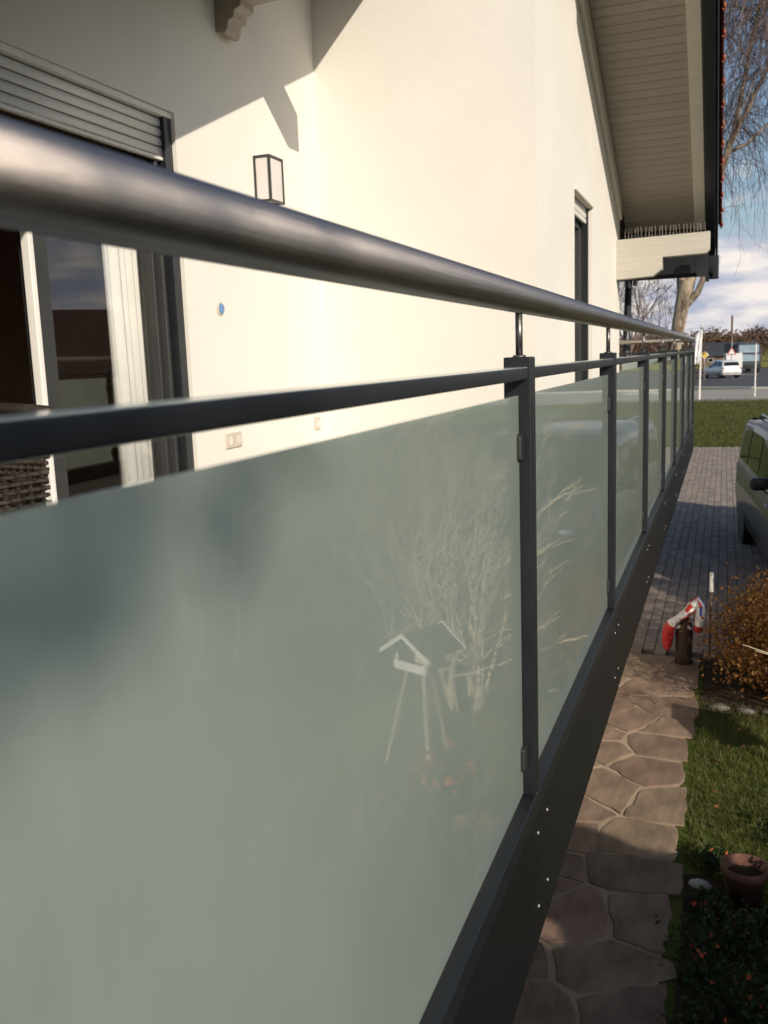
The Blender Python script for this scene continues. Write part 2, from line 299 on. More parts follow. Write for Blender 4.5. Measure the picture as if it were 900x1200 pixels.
# ------------------------------------------------------------------ ground and roads
def sheet(name, m, pts, z, kind='structure'):
    o = MB().add([(x, y, z) for x, y in pts], [tuple(range(len(pts)))]).build(name, m); o['kind'] = kind; return o
sheet('ground', 'lawn', [(-2500, -1500), (2500, -1500), (2500, 4000), (-2500, 4000)], 0.0)
sheet('flower_bed', 'soil', [(-0.13, -3), (3.2, -3), (3.2, 2.6), (1.6, 3.9), (0.42, 4.15), (-0.02, 4.55), (-0.13, 4.5)], 0.006)
sheet('shrub_bed', 'soil', [(-0.12, 6.75), (1.9, 6.6), (1.9, 9.0), (-0.10, 8.9)], 0.008)

# flagstone path: irregular slabs in mortar
path = sheet('path', 'mortar', [(-1.06, -4), (-0.20, -4), (-0.20, 7.95), (-1.06, 7.95)], 0.012)
def clip(poly, nx, ny, d):
    o = []
    for i in range(len(poly)):
        a = poly[i]; b = poly[(i+1) % len(poly)]; da = a[0]*nx + a[1]*ny - d; db = b[0]*nx + b[1]*ny - d
        if da <= 0: o.append(a)
        if da*db < 0: t = da/(da-db); o.append((a[0]+(b[0]-a[0])*t, a[1]+(b[1]-a[1])*t))
    return o
seeds = []
yy = -3.8
while yy < 8.0:
    k = random.choice((2, 2, 3)); ws = [random.uniform(0.55, 1.45) for _ in range(k)]; tot = sum(ws); x = -1.06
    for wv in ws:
        wd = 0.90*wv/tot; seeds.append((x + wd/2 + random.uniform(-0.06, 0.06), yy + random.uniform(-0.2, 0.2))); x += wd
    yy += random.uniform(0.30, 0.46)
for (sx, sy) in seeds:
    poly = [(-1.06, -4), (-0.165 + random.uniform(-0.03, 0.035), -4), (-0.165 + random.uniform(-0.03, 0.035), 7.95), (-1.06, 7.95)]; j = random.uniform(0.004, 0.015)
    for (tx, ty) in seeds:
        if (tx, ty) == (sx, sy) or abs(ty-sy) > 1.8: continue
        nx, ny = tx-sx, ty-sy; ln = math.hypot(nx, ny); nx /= ln; ny /= ln
        poly = clip(poly, nx, ny, nx*(sx+tx)/2 + ny*(sy+ty)/2 - j)
        if len(poly) < 3: break
    if len(poly) < 3: continue
    # roughen the edges: subdivide and jitter, then chamfered slab
    rp = []
    for i in range(len(poly)):
        a = poly[i]; b = poly[(i+1) % len(poly)]; ln = math.hypot(b[0]-a[0], b[1]-a[1]); kk = max(1, int(ln/0.075))
        for q in range(kk):
            t = (q + (0.0 if q else 0.12))/kk; rp.append((a[0]+(b[0]-a[0])*t + random.uniform(-1, 1)*0.012, a[1]+(b[1]-a[1])*t + random.uniform(-1, 1)*0.012))
    cx = sum(p[0] for p in rp)/len(rp); cy = sum(p[1] for p in rp)/len(rp); n = len(rp); h = 0.006 + random.uniform(0.0, 0.004); tx_, ty_ = random.uniform(-.008, .008), random.uniform(-.008, .008)
    rings = []
    for (sc, z) in ((1.0, -0.002), (0.995, h-0.002), (0.975, h)):
        rings += [((p[0]-cx)*sc, (p[1]-cy)*sc, z + ((p[0]-cx)*tx_ + (p[1]-cy)*ty_)) for p in rp]
    F = [(r*n+i, r*n+(i+1) % n, (r+1)*n+(i+1) % n, (r+1)*n+i) for r in (0, 1) for i in range(n)] + [tuple(range(2*n, 3*n))]
    MB().add(rings, F).build('flagstone', 'stone', path, loc=(cx, cy, 0.012))

# paved driveway: 300 nearest pavers singly, the rest joined
drive = sheet('driveway', 'sand', [(-1.12, 7.96), (3.4, 7.96), (3.4, 25.8), (-1.12, 25.8)], 0.010)
def paver_mesh(mb, x, y, z):
    w_, l_, c_, h_ = 0.0472, 0.0935, 0.004, 0.03
    P = [(x-w_, y-l_, z), (x+w_, y-l_, z), (x+w_, y+l_, z), (x-w_, y+l_, z), (x-w_, y-l_, z+h_-c_), (x+w_, y-l_, z+h_-c_), (x+w_, y+l_, z+h_-c_), (x-w_, y+l_, z+h_-c_),
         (x-w_+c_, y-l_+c_, z+h_), (x+w_-c_, y-l_+c_, z+h_), (x+w_-c_, y+l_-c_, z+h_), (x-w_+c_, y+l_-c_, z+h_)]
    mb.add(P, [(0,1,5,4),(1,2,6,5),(2,3,7,6),(3,0,4,7),(4,5,9,8),(5,6,10,9),(6,7,11,10),(7,4,8,11),(8,9,10,11)])
pm = MB(); paver_mesh(pm, 0, 0, 0); pme = pm.mesh('paver', 'paver'); cnt = 0; rest = MB()
cells = []
for ci in range(45):
    x = -1.07 + ci*0.1; y = 8.06 + (0.1 if ci % 2 else 0)
    while y < 25.72: cells.append((y, x)); y += 0.2
cells.sort()
for (y, x) in cells:
    if cnt < 300 and x < 0.30:
        o = link('paver', pme, drive, loc=(x, y, 0.004 + random.uniform(-.0025, .0025))); cnt += 1
    else: paver_mesh(rest, x, y, 0.004 + random.uniform(-.0025, .0025))
tag(rest.build('pavers', 'paver', drive), kind='stuff')

sheet('footway', 'footway', [(-60, 50), (60, 47), (60, 61.5), (3, 61.5), (-60, 72)], 0.012)
road = sheet('road', 'asphalt', [(-200, 85), (-12, 71), (0.5, 63), (3.2, 61.6), (200, 61.6), (200, 112), (-200, 128)], 0.004)
kb = MB(); kp = [(-60, 75.2), (-12, 71), (-5, 66.8), (0.5, 63), (1.8, 62.0), (3.2, 61.6), (40, 61.6)]
for a, b in zip(kp, kp[1:]):
    n = max(1, int(math.dist(a, b)/1.0))
    for i in range(n):
        p = Vector((*a, 0)).lerp(Vector((*b, 0)), i/n); q = Vector((*a, 0)).lerp(Vector((*b, 0)), (i+0.97)/n); d = (q-p).normalized()*1; s = Vector((-d.y, d.x, 0))*0.25
        kb.add([(*(p-s).xy, 0), (*(q-s).xy, 0), (*(q+s).xy, 0), (*(p+s).xy, 0), (*(p-s).xy, .12), (*(q-s).xy, .12), (*(q+s).xy, .12), (*(p+s).xy, .12)], [(0,3,2,1),(4,5,6,7),(0,1,5,4),(1,2,6,5),(2,3,7,6),(3,0,4,7)])
tag(kb.build('kerb', 'kerb'), kind='structure')
for (x, y) in ((3.0, 58.6), (4.2, 58.3)): tag(sheet('road_marking', 'paint', [(x, y-.8), (x+.9, y-.8), (x+.9, y+.8), (x, y+.8)], 0.020), kind='structure')
for i in range(6): tag(sheet('road_marking', 'paint', [(-6+i*6, 95), (-3+i*6, 94.7), (-3+i*6, 95.2), (-6+i*6, 95.5)], 0.009), kind='structure')
def hill(name, m, x0, x1, y0, y1, h, nx, ny, seed, wob):
    r = np.random.default_rng(seed); V = []; F = []; ph = r.uniform(0, 6, 6)
    for j in range(ny+1):
        for i in range(nx+1):
            u, v = i/nx, j/ny; x = x0+(x1-x0)*u; y = y0+(y1-y0)*v
            z = h(u)*math.sin(min(v*1.15, 1)*math.pi/2)**1.2 * (1 + wob*(math.sin(u*23+ph[0])+math.sin(u*57+ph[1]+v*9)*.5+math.sin(u*131+ph[2]+v*17)*.35)) - 0.3*(1-v)*0
            V.append((x, y, max(z, -0.05) + 0.02*v))
    for j in range(ny):
        for i in range(nx): a = j*(nx+1)+i; F.append((a, a+1, a+nx+2, a+nx+1))
    o = MB().add(V, F).build(name, m, smooth=True); o['kind'] = 'structure'; return o
hill('field', 'field', -260, 300, 128, 330, lambda u: 1.0 + 5.0*max(0, u-0.46), 60, 14, 3, 0.02)
hill('wooded_hill', 'hill', -420, 420, 330, 520, lambda u: 4.2 + 4.0*u, 160, 10, 5, 0.10)
hill('far_hill', 'hill', -900, 900, 700, 1300, lambda u: 12 + 8*math.sin(u*9), 120, 8, 9, 0.05)

def woods(name, label, x0, x1, y0, y1, n, size, zf, m):
    k = 90; cx = rng.uniform(x0, x1, k); cy = rng.uniform(y0, y1, k); r = rng.uniform(3, 7, k); i = rng.integers(0, k, n)
    g = rng.normal(size=(n, 3))*.42; x = cx[i]+g[:, 0]*r[i]; y = cy[i]+g[:, 1]*r[i]; z = zf(x, y) + (g[:, 2]+.8)*r[i]*.55
    V, F = leaves(np.stack([x, y, np.maximum(z, .1)], 1), size, .6); return tag(link(name, np_mesh(name, V, F, m)), label, 'wood', kind='stuff')
WOODS = lambda: woods('far_wood', 'brown wintry wood on the far hillside', -90, 130, 335, 420, 26000, 1.3, lambda x, y: 2.0+.02*np.maximum(x, -40)+3.0*np.clip((y-330)/90, 0, 1), 'leaf_brown')
WOODS()
# ------------------------------------------------------------------ house
E = EYE
house = thing('house', 'white plastered house with cream eaves and a red tiled roof beside the balcony', 'house', (-2.45, 5.65, 0))
house.location = (0, 0, 0)
XA, XC, YB, YE = -2.45, -1.064, 5.65, 10.30
FL = E - 0.88                                # balcony floor
def wall(x0, x1, y0, y1, z0, z1): return box('wall', 'plaster', x0, x1, y0, y1, z0, z1, house)
RF = lambda y: E + 1.55 + 0.43*(10 - y)      # soffit height of the far slope
RN = lambda y: E + 1.927 + 0.44*(y - 4.044)  # soffit height of the near slope
YR = 6.50
def gable_wall(x0, x1, ya, yb, zlo, f):
    """wall piece with a sloping top"""
    MB().prism([(ya, zlo), (yb, zlo), (yb, f(yb)), (ya, f(ya))], 0, x0, x1).build('wall', 'plaster', house)
LIN = E + 1.175
# wall with the balcony door
gable_wall(XA-0.32, XA, 0.9, 2.40, 0, lambda y: RN(y)+0.06)
gable_wall(XA-0.32, XA, 2.40, YB, LIN, lambda y: RN(y)+0.06)
wall(XA-0.32, XA, 3.985, YB, 0, LIN)
wall(XA-0.32, XA, 2.40, 3.985, 0, FL)
# return wall
MB().box(XA-0.32, XC-0.32, YB, YB+0.3, 0, RN(YB)+0.2).build('wall', 'plaster', house)
# bay wall with the slim window
W0, W1, WS = 7.14, 8.12, FL + 0.02
MB().prism([(YB, 0), (W0, 0), (W0, RF(W0)+.06), (YR, RF(YR)+.06), (YB, RF(YR)-.3)], 0, XC-0.32, XC).build('wall', 'plaster', house)
gable_wall(XC-0.32, XC, W0, W1, E+1.19, lambda y: RF(y)+.06)
wall(XC-0.32, XC, W0, W1, 0, WS)
gable_wall(XC-0.32, XC, W1, YE, 0, lambda y: RF(y)+.06)
wall(-9, XC-0.32, YE-0.3, YE, 0, RF(YE)+.06)          # far end wall
wall(-9, XA-0.32, 0.9, 1.2, 0, RN(0.9)+.06)           # near end wall
wall(-9.3, -9, 0.9, YE, 0, E+2.8)                     # rear wall
# rooms behind the openings
rm = house
box('room_floor', 'roomfloor', -9, XA-0.32, 1.2, YE-0.3, FL-0.2, FL-0.02, rm)
box('room_ceiling', 'room', -9, XA-0.32, 1.2, YB+0.3, E+1.25, E+1.33, rm)
box('room_partition', 'room', -5.6, -5.5, 1.2, YB, FL-.02, E+1.25, rm)
box('room_partition', 'room', -9, XC-0.32, YB+0.3, YB+0.4, FL-.02, E+1.25, rm)
box('room_ceiling', 'room', -9, XC-0.32, YB+0.4, YE-0.3, E+1.25, E+1.33, rm)
box('room_floor', 'roomfloor', XA-0.32, XC-0.32, YB+0.4, YE-0.3, FL-0.2, FL-0.02, rm)
box('room_partition', 'room', -3.0, -2.9, YB+0.4, YE-0.3, FL-.02, E+1.25, rm)

# balcony door: shutter, guide rail, frames and panes
door = box('door_frame', 'frame', XA-0.16, XA-0.07, 3.90, 3.985, FL, LIN, house, bevel=0.004)
box('guide_rail', 'black', XA-0.065, XA-0.02, 3.925, 3.985, FL, LIN, door, bevel=0.003)
box('jamb_ridge', 'frame', XA-0.14, XA-0.05, 3.874, 3.897, FL, LIN, door, bevel=0.005)
box('jamb_ridge', 'frame', XA-0.15, XA-0.085, 3.848, 3.872, FL, LIN, door, bevel=0.005)
box('head_frame', 'frame', XA-0.16, XA-0.085, 2.405, 3.847, LIN-0.30, LIN-0.22, door, bevel=0.004)
box('top_rail', 'frame', XA-0.155, XA-0.09, 3.12, 3.847, LIN-0.36, LIN-0.303, door, bevel=0.004)
box('stile', 'frame', XA-0.155, XA-0.085, 3.03, 3.115, FL, LIN-0.303, door, bevel=0.005)
box('stile_edge', 'white', XA-0.115, XA-0.075, 3.000, 3.028, FL, LIN-0.303, door, bevel=0.004)
box('bottom_rail', 'frame', XA-0.155, XA-0.09, 3.12, 3.847, FL, FL+0.12, door, bevel=0.004)
box('pane', 'glass', XA-0.125, XA-0.119, 3.117, 3.849, FL+0.121, LIN-0.361, door)
sh = box('shutter_box', 'shutter', XA-0.13, XA-0.012, 2.401, 3.985, LIN-0.028, LIN-0.001, house, bevel=0.004)
sl = MB().prism([(-.012, 0), (0.004, .004), (0.006, .020), (.004, .038), (-.012, .042)], 1, 2.405, 3.923).mesh('slat', 'shutter', True)
for i in range(4): link('slat', sl, sh, loc=(XA-0.045, 0, LIN-0.075-i*0.043))
box('end_bar', 'shutter', XA-0.062, XA-0.036, 2.405, 3.923, LIN-0.222, LIN-0.206, sh, bevel=0.003)
# slim window
wf = MB().box(XC-0.17, XC-0.09, W0, W0+0.07, WS, E+1.19).build('window_frame', 'frame', house, bevel=0.004)
box('window_frame', 'frame', XC-0.17, XC-0.09, W1-0.07, W1, WS, E+1.19, wf, bevel=0.004)
box('window_frame', 'frame', XC-0.17, XC-0.09, W0+.07, W1-.07, E+1.0, E+1.07, wf, bevel=0.004)
box('window_frame', 'frame', XC-0.17, XC-0.09, W0+.07, W1-.07, WS, WS+.09, wf, bevel=0.004)
box('sash', 'frame', XC-0.155, XC-0.08, W0+.072, W0+.14, WS+.09, E+1.0, wf, bevel=0.006)
box('sash', 'frame', XC-0.155, XC-0.08, W1-.14, W1-.072, WS+.09, E+1.0, wf, bevel=0.006)
box('pane', 'glass', XC-0.13, XC-0.124, W0+.138, W1-.138, WS+.09, E+1.0, wf)
for i in range(3):
    MB().prism([(-.012, 0), (0.004, .004), (0.006, .020), (.004, .038), (-.012, .042)], 1, W0+.005, W1-.005).build('slat', 'shutter', wf, loc=(XC-0.05, 0, E+1.135-i*.043))
box('lintel_strip', 'cream_wood', XC-0.08, XC+0.012, W0-0.01, W1+0.01, E+1.176, E+1.192, wf, bevel=0.003)
box('guide_rail', 'black', XC-0.07, XC-0.03, W1-.04, W1-.002, WS, E+1.17, wf)

# roof
roof = MB().prism([(YR, RF(YR)+.02), (11.0, RF(11.0)+.02), (11.0, RF(11.0)+.19), (YR, RF(YR)+.19)], 0, -9.6, -0.215).build('roof', 'brown_roof', house)
MB().prism([(1.0, RN(1.0)+.02), (YR-.002, RN(YR-.002)+.02), (YR-.002, RF(YR)+.19), (1.0, RN(1.0)+.19)], 0, -9.6, -1.62).build('roof_slope', 'brown_roof', roof)
MB().prism([(YB+.05, RN(YB)+.12), (YR-.003, RF(YR)+.02), (YR-.003, RF(YR)+.18), (YB+.05, RN(YB)+.26)], 0, -1.615, -0.3).build('roof_slope', 'brown_roof', roof)
sa = math.atan(0.43); 
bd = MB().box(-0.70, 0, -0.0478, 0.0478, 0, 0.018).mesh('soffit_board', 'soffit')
yb = 10.64
while yb > 4.9 and yb > YR + 0.1:
    o = link('soffit_board', bd, roof, bevel=0.0025, seg=1); o.location = (-0.335, yb, RF(yb)); o.rotation_euler = (-sa, 0, 0); yb -= 0.1*math.cos(sa)
def rake(name, m, x0, x1, z0, z1, y0=YR, y1=10.42, bevel=0.004):
    return MB().prism([(y0, RF(y0)+z0), (y1, RF(y1)+z0), (y1, RF(y1)+z1), (y0, RF(y0)+z1)], 0, x0, x1).build(name, m, roof, bevel=bevel)
rake('wall_trim', 'cream_wood', XC+0.001, XC+0.042, -0.185, 0.016, y1=10.10)
rake('barge_board', 'cream_wood', -0.330, -0.222, -0.07, 0.05, y1=10.60)
rake('verge_flashing', 'black', -0.214, -0.125, -0.14, 0.20, y1=11.06)
rake('verge_flashing', 'black', -0.123, -0.100, -0.10, 0.17, y1=11.10)
tl = MB().prism([(-.17, -.008), (.17, .012), (.17, .032), (-.17, .014)], 0, -0.05, 0.02)
tl.prism([(-.17, -.06), (.17, -.045), (.17, .025), (-.17, .008)], 0, 0.02, 0.034); tl.lathe([(0.016, -.03), (0.022, -0.02), (0.022, .03)], (0.027, .165, 0.01), 8, 1)
tm = tl.mesh('verge_tile', 'tile')
yb = 10.85
while yb > YR:
    o = link('verge_tile', tm, roof); o.location = (-0.098, yb, RF(yb)+0.185); o.rotation_euler = (-sa, 0, 0); yb -= 0.29*math.cos(sa)
# eave beam, its bracket and the gutter at the far end
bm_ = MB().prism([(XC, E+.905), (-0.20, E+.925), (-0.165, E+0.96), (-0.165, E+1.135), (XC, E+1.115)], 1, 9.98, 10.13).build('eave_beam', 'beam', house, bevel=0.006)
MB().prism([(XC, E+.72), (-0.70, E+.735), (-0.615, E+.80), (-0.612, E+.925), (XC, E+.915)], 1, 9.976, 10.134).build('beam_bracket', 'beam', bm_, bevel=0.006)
sp = MB()
for i in range(24):
    x = XC+0.08+i*0.0335; sp.tube([(x, 10.02+random.uniform(-.02, .02), E+1.11), (x+random.uniform(-.012, .012), 10.0+random.uniform(-.04, .06), E+1.225)], 0.0024, 4)
tag(sp.build('bird_spikes', 'soffit', bm_), kind='stuff')
box('eave_board', 'black', -9.5, -0.19, 10.72, 10.76, E+0.80, E+1.235, roof)
gp = [(10.77+0.075*(1-math.cos(a)), E+0.835-0.075*math.sin(a)) for a in [i*math.pi/8 for i in range(9)]]
gut = MB().prism(gp + [(p[0]*.97+.03*10.845, p[1]+.004) for p in gp[::-1]], 0, -9.5, -0.14).build('gutter', 'black', roof)
for x in (-0.95, -0.2): box('gutter_bracket', 'black', x-.02, x+.02, 10.76, 10.86, E+0.705, E+0.78, gut)
box('gutter_end', 'black', -0.20, -0.085, 10.86, 11.05, E+0.74, E+0.98, roof, bevel=.01)
box('verge_post', 'black', -0.30, -0.19, 10.50, 10.56, E+0.74, E+1.0, roof)
MB().tube([(-1.02, 10.83, E+.80), (-1.02, 10.80, E+.70), (-1.00, 10.46, E+0.25), (-1.00, 10.40, E+.1), (-1.00, 10.40, 0)], 0.04, 10).build('downpipe', 'black', roof, smooth=True)
# purlin and its carved bracket over the door
PY = 4.50
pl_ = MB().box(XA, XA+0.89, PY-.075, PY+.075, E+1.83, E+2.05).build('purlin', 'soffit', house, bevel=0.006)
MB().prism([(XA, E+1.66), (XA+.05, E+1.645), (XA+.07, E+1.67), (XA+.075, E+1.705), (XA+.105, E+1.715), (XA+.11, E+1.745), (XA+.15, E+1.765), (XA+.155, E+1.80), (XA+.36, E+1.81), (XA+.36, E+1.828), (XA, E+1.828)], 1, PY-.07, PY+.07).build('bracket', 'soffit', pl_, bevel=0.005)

# small fittings on the wall
lamp = thing('wall_lamp', 'box shaped wall lantern with thin dark frame and opal panes', 'wall lamp', (XA, 4.845, E+0.88))
for (x0, x1, y0, y1) in ((0.0, .012, -.085, -.073), (.088, .1, -.085, -.073), (.088, .1, .073, .085), (0, .012, .073, .085)): box('frame_bar', 'frame', x0, x1, y0, y1, 0, .245, lamp)
for z in (0, .233):
    box('frame_bar', 'frame', 0.0121, .0879, -.085, -.073, z, z+.012, lamp); box('frame_bar', 'frame', .0121, .0879, .073, .085, z, z+.012, lamp); box('frame_bar', 'frame', .088, .1, -.0729, .0729, z, z+.012, lamp)
box('opal_pane', 'opal', .006, .094, -.079, .079, .0125, .2325, lamp)
cap = thing('round_wall_plug', 'small round blue cap set in the plastered wall', 'wall plug', (XA, 4.30, E+0.29))
MB().lathe([(.036, -.002), (.036, .004), (.030, .008)], axis=0, n=20).build('ring', 'socket', cap); MB().lathe([(.026, 0), (.026, .012), (.02, .014)], axis=0, n=20).build('plug', 'blue', cap)
def socket(y, z, k, label):
    s = thing('wall_socket', label, 'socket', (XA, y, z))
    for i in range(k):
        yo = (i-(k-1)/2)*.085; box('cover', 'socket', -.002, .012, yo-.038, yo+.038, -.04, .04, s, bevel=.004)
        MB().lathe([(.024, .0125), (.020, .009), (.003, .0085)], (0, yo, 0), 16, 0).build('inset', 'opal', s)
socket(4.35, E-0.392, 2, 'double beige wall socket low beside the balcony door')
socket(5.44, E-0.386, 1, 'single beige wall socket near the inner wall corner')

# curtain and cupboard in the room
def curtain(y0, y1, x, z0, z1, label, folds=9):
    V = []; F = []; n = folds*6
    for i in range(n+1):
        y = y0+(y1-y0)*i/n; o = 0.020*math.sin(i/6*2*math.pi+1.3*math.sin(i*.21))+0.014*math.sin(i*.43+1)+0.006*math.sin(i*1.7)
        V += [(x+o*.6, y, z1), (x+o*1.3, y+.01*math.sin(i), z0)]
        if i: a = 2*i; F.append((a-2, a, a+1, a-1))
    o = MB().add(V, F).build('curtain', 'curtain', smooth=True); s = o.modifiers.new('s', 'SOLIDIFY'); s.thickness = 0.004
    return tag(o, label, 'curtain')
curtain(3.66, 4.10, XA-0.235, FL+.0, LIN-.12, 'pale curtain hanging behind the balcony door pane')
curtain(7.2, 7.75, XC-0.42, FL+.0, E+1.2, 'pale curtain hanging behind the slim window', 7)
cb = thing('cupboard', 'dark brown cupboard against the wall inside the room', 'cupboard', (-5.2, 3.6, FL-.02))
box('carcass', 'darkwood', -.28, .25, -1.2, 1.2, 0, 1.55, cb, bevel=.01)
for i in range(3): d_ = box('door', 'darkwood', .251, .27, -1.18+i*.79, -.42+i*.79, .05, 1.5, cb, bevel=.006); box('handle', 'rim', .271, .29, -.50+i*.79, -.48+i*.79, .7, .85, d_)

# ------------------------------------------------------------------ balcony and railing
balc = thing('balcony', 'balcony deck with dark sheet metal fascia along its edge', 'balcony', (0, 0, 0))
box('deck', 'deck', XA+.001, -0.306, -2.3, YB-.001, FL-.14, FL-.001, balc)
box('deck', 'deck', XC+.001, -0.306, YB+.001, YE-.02, FL-.14, FL-.0015, balc)
rv = MB().lathe([(.0035, 0), (.0035, .0012), (.0018, .0024)], axis=0, n=10).mesh('rivet', 'rivet', True)
PO = [0.28+1.25*k for k in range(-2, 9)]; PO[2] = 0.248
PN = [p+.045 for p in PO]; PN[0] = -2.30; PN[-1] = YE-.005
for a, b in zip(PN, PN[1:]):
    f_ = box('fascia_panel', 'panel', -0.300, -0.2955, a+.0015, b-.0015, E-1.055, E-.8045, balc, bevel=.001)
    for y in (a+.045, b-.045):
        for z in (-.843, -.985): link('rivet', rv, f_, loc=(-.2955, y, E+z))
    box('seam_strip', 'black', -.304, -.3005, b-.03, b+.03, E-1.055, E-.805, f_)
box('fascia_return', 'panel', XC+.001, -0.301, YE-.019, YE-.012, E-1.055, E-.8045, balc)
for k, y in enumerate((-1.6, 1.9, 5.2, 8.6)):
    box('support_column', 'plaster', XC-.25 if y < 5 else XC+.001, XC-.05 if y < 5 else XC+.15, y-.1, y+.1, 0, FL-.141, balc)

rail = thing('balcony_railing', 'steel balcony railing with round handrail, dark posts and frosted glass panels', 'railing', (0, 0, FL))
rail.location = (0, 0, 0)
HZ = E+0.092; HX = -0.319
hr = MB(); hr.tube([(HX, -2.3, HZ), (HX, 10.255, HZ), (HX-.006, 10.273, HZ), (HX-.024, 10.28, HZ), (XC+.001, 10.28, HZ)], 0.0245, 40).build('handrail', 'steel', rail, smooth=True)
for y in (3.405, 6.53+.62): MB().tube([(HX, y-.0012, HZ), (HX, y+.0012, HZ)], 0.02462, 40).build('joint_ring', 'rim', rail)
mr_ = MB()
for i, (a, b) in enumerate(zip(PO, PO[1:])):
    box('mid_rail', 'anthracite', -.339, -.299, a+.0205, b-.0205, E-.040, E-.020, rail, bevel=.003)
    box('base_rail', 'anthracite', -.343, -.294, a+(.0 if i else -.02)+.0005, b-.0005, E-.803, E-.765, rail, bevel=.003)
    MB().box(-.323, -.315, a+.028, b-.028, E-.757, E-.0655).build('glass_panel', 'frost', rail); gl = rail.children[-1]; gl.data.materials.append(MT['glass_edge'])
    for pg_ in gl.data.polygons: pg_.material_index = 0 if abs(pg_.normal.x) > .5 else 1
post = MB().box(-.0225, .0225, -.020, .020, -.764, -.0035).mesh('post', 'anthracite')
rod = MB().tube([(0, 0, -.004), (0, 0, .07)], .006, 14).mesh('rod', 'rod', True)
cl = MB().prism([(-.0, -.022), (.022, -.022), (.026, -.017), (.026, .017), (.022, .022), (0, .022)], 0, -.011, .011).mesh('clamp', 'rubber')
cr = MB().prism([(-.0, -.022), (-.0, .022), (-.022, .022), (-.026, .017), (-.026, -.017), (-.022, -.022)], 0, -.011, .011).mesh('clamp', 'rubber')
for i, y in enumerate(PO):
    p = link('post', post, rail, bevel=.0025, loc=(-.3185, y, E))
    link('rod', rod, p, loc=(0, 0, 0))
    MB().lathe([(.011, -.0038), (.011, -.001), (.0075, 0.0)], n=16).build('collar', 'rod', p)
    for z in (-.150, -.69):
        if i: link('clamp', cr, p, bevel=.004, loc=(0.0005, -.0203, z))
        if i < len(PO)-1: link('clamp', cl, p, bevel=.004, loc=(0.0005, .0203, z))
# short return to the house corner
box('mid_rail', 'anthracite', XC+.001, -.3415, YE-.04, YE-.0, E-.040, E-.020, rail, bevel=.003)
box('base_rail', 'anthracite', XC+.001, -.3435, YE-.04, YE-.0, E-.803, E-.765, rail, bevel=.003)
box('glass_panel', 'frost', XC+.03, -.35, YE-.024, YE-.016, E-.757, E-.0655, rail)

# wicker chair by the balcony door
ch = thing('wicker_chair', 'brown woven wicker armchair on the balcony by the door', 'chair', (-2.02, 1.72, FL), math.radians(-8))
for (x, y, h) in ((-.27, -.27, .40), (.27, -.27, .40), (-.27, .27, .60), (.27, .27, .60)): MB().tube([(x, y, 0), (x, y, h)], .02, 10).build('leg', 'wicker', ch)
def woven(name, u0, u1, v0, v1, f, step=.016):
    mb = MB(); nu = int((u1-u0)/step); nv = int((v1-v0)/step)
    for j in range(nv+1):
        v = v0+(v1-v0)*j/nv; mb.tube([f(u0+(u1-u0)*i/nu, v, .004*(1 if (i+j) % 2 else -1)) for i in range(nu+1)], .0066, 5)
    for i in range(0, nu+1, 2):
        u = u0+(u1-u0)*i/nu; mb.tube([f(u, v0+(v1-v0)*j/nv, .003*(-1 if (i+j) % 2 else 1)) for j in range(nv+1)], .005, 4)
    return mb.build(name, 'wicker', ch)
woven('seat', -.29, .29, -.29, .27, lambda u, v, o: (u, v, .41+o))
woven('backrest', -.30, .30, .36, .775, lambda u, v, o: (u, .29+.16*(v-.36)+o-.25*(u*u), v))
for s in (-1, 1): woven('armrest', -.28, .30, .42, .62, lambda u, v, o, s=s: (s*.31+o, u, v), .02)
MB().tube([(-.30, .335, .775), (-.15, .352, .783), (0, .358, .785), (.15, .352, .783), (.30, .335, .775)], .017, 8).build('top_rim', 'wicker', ch, smooth=True)

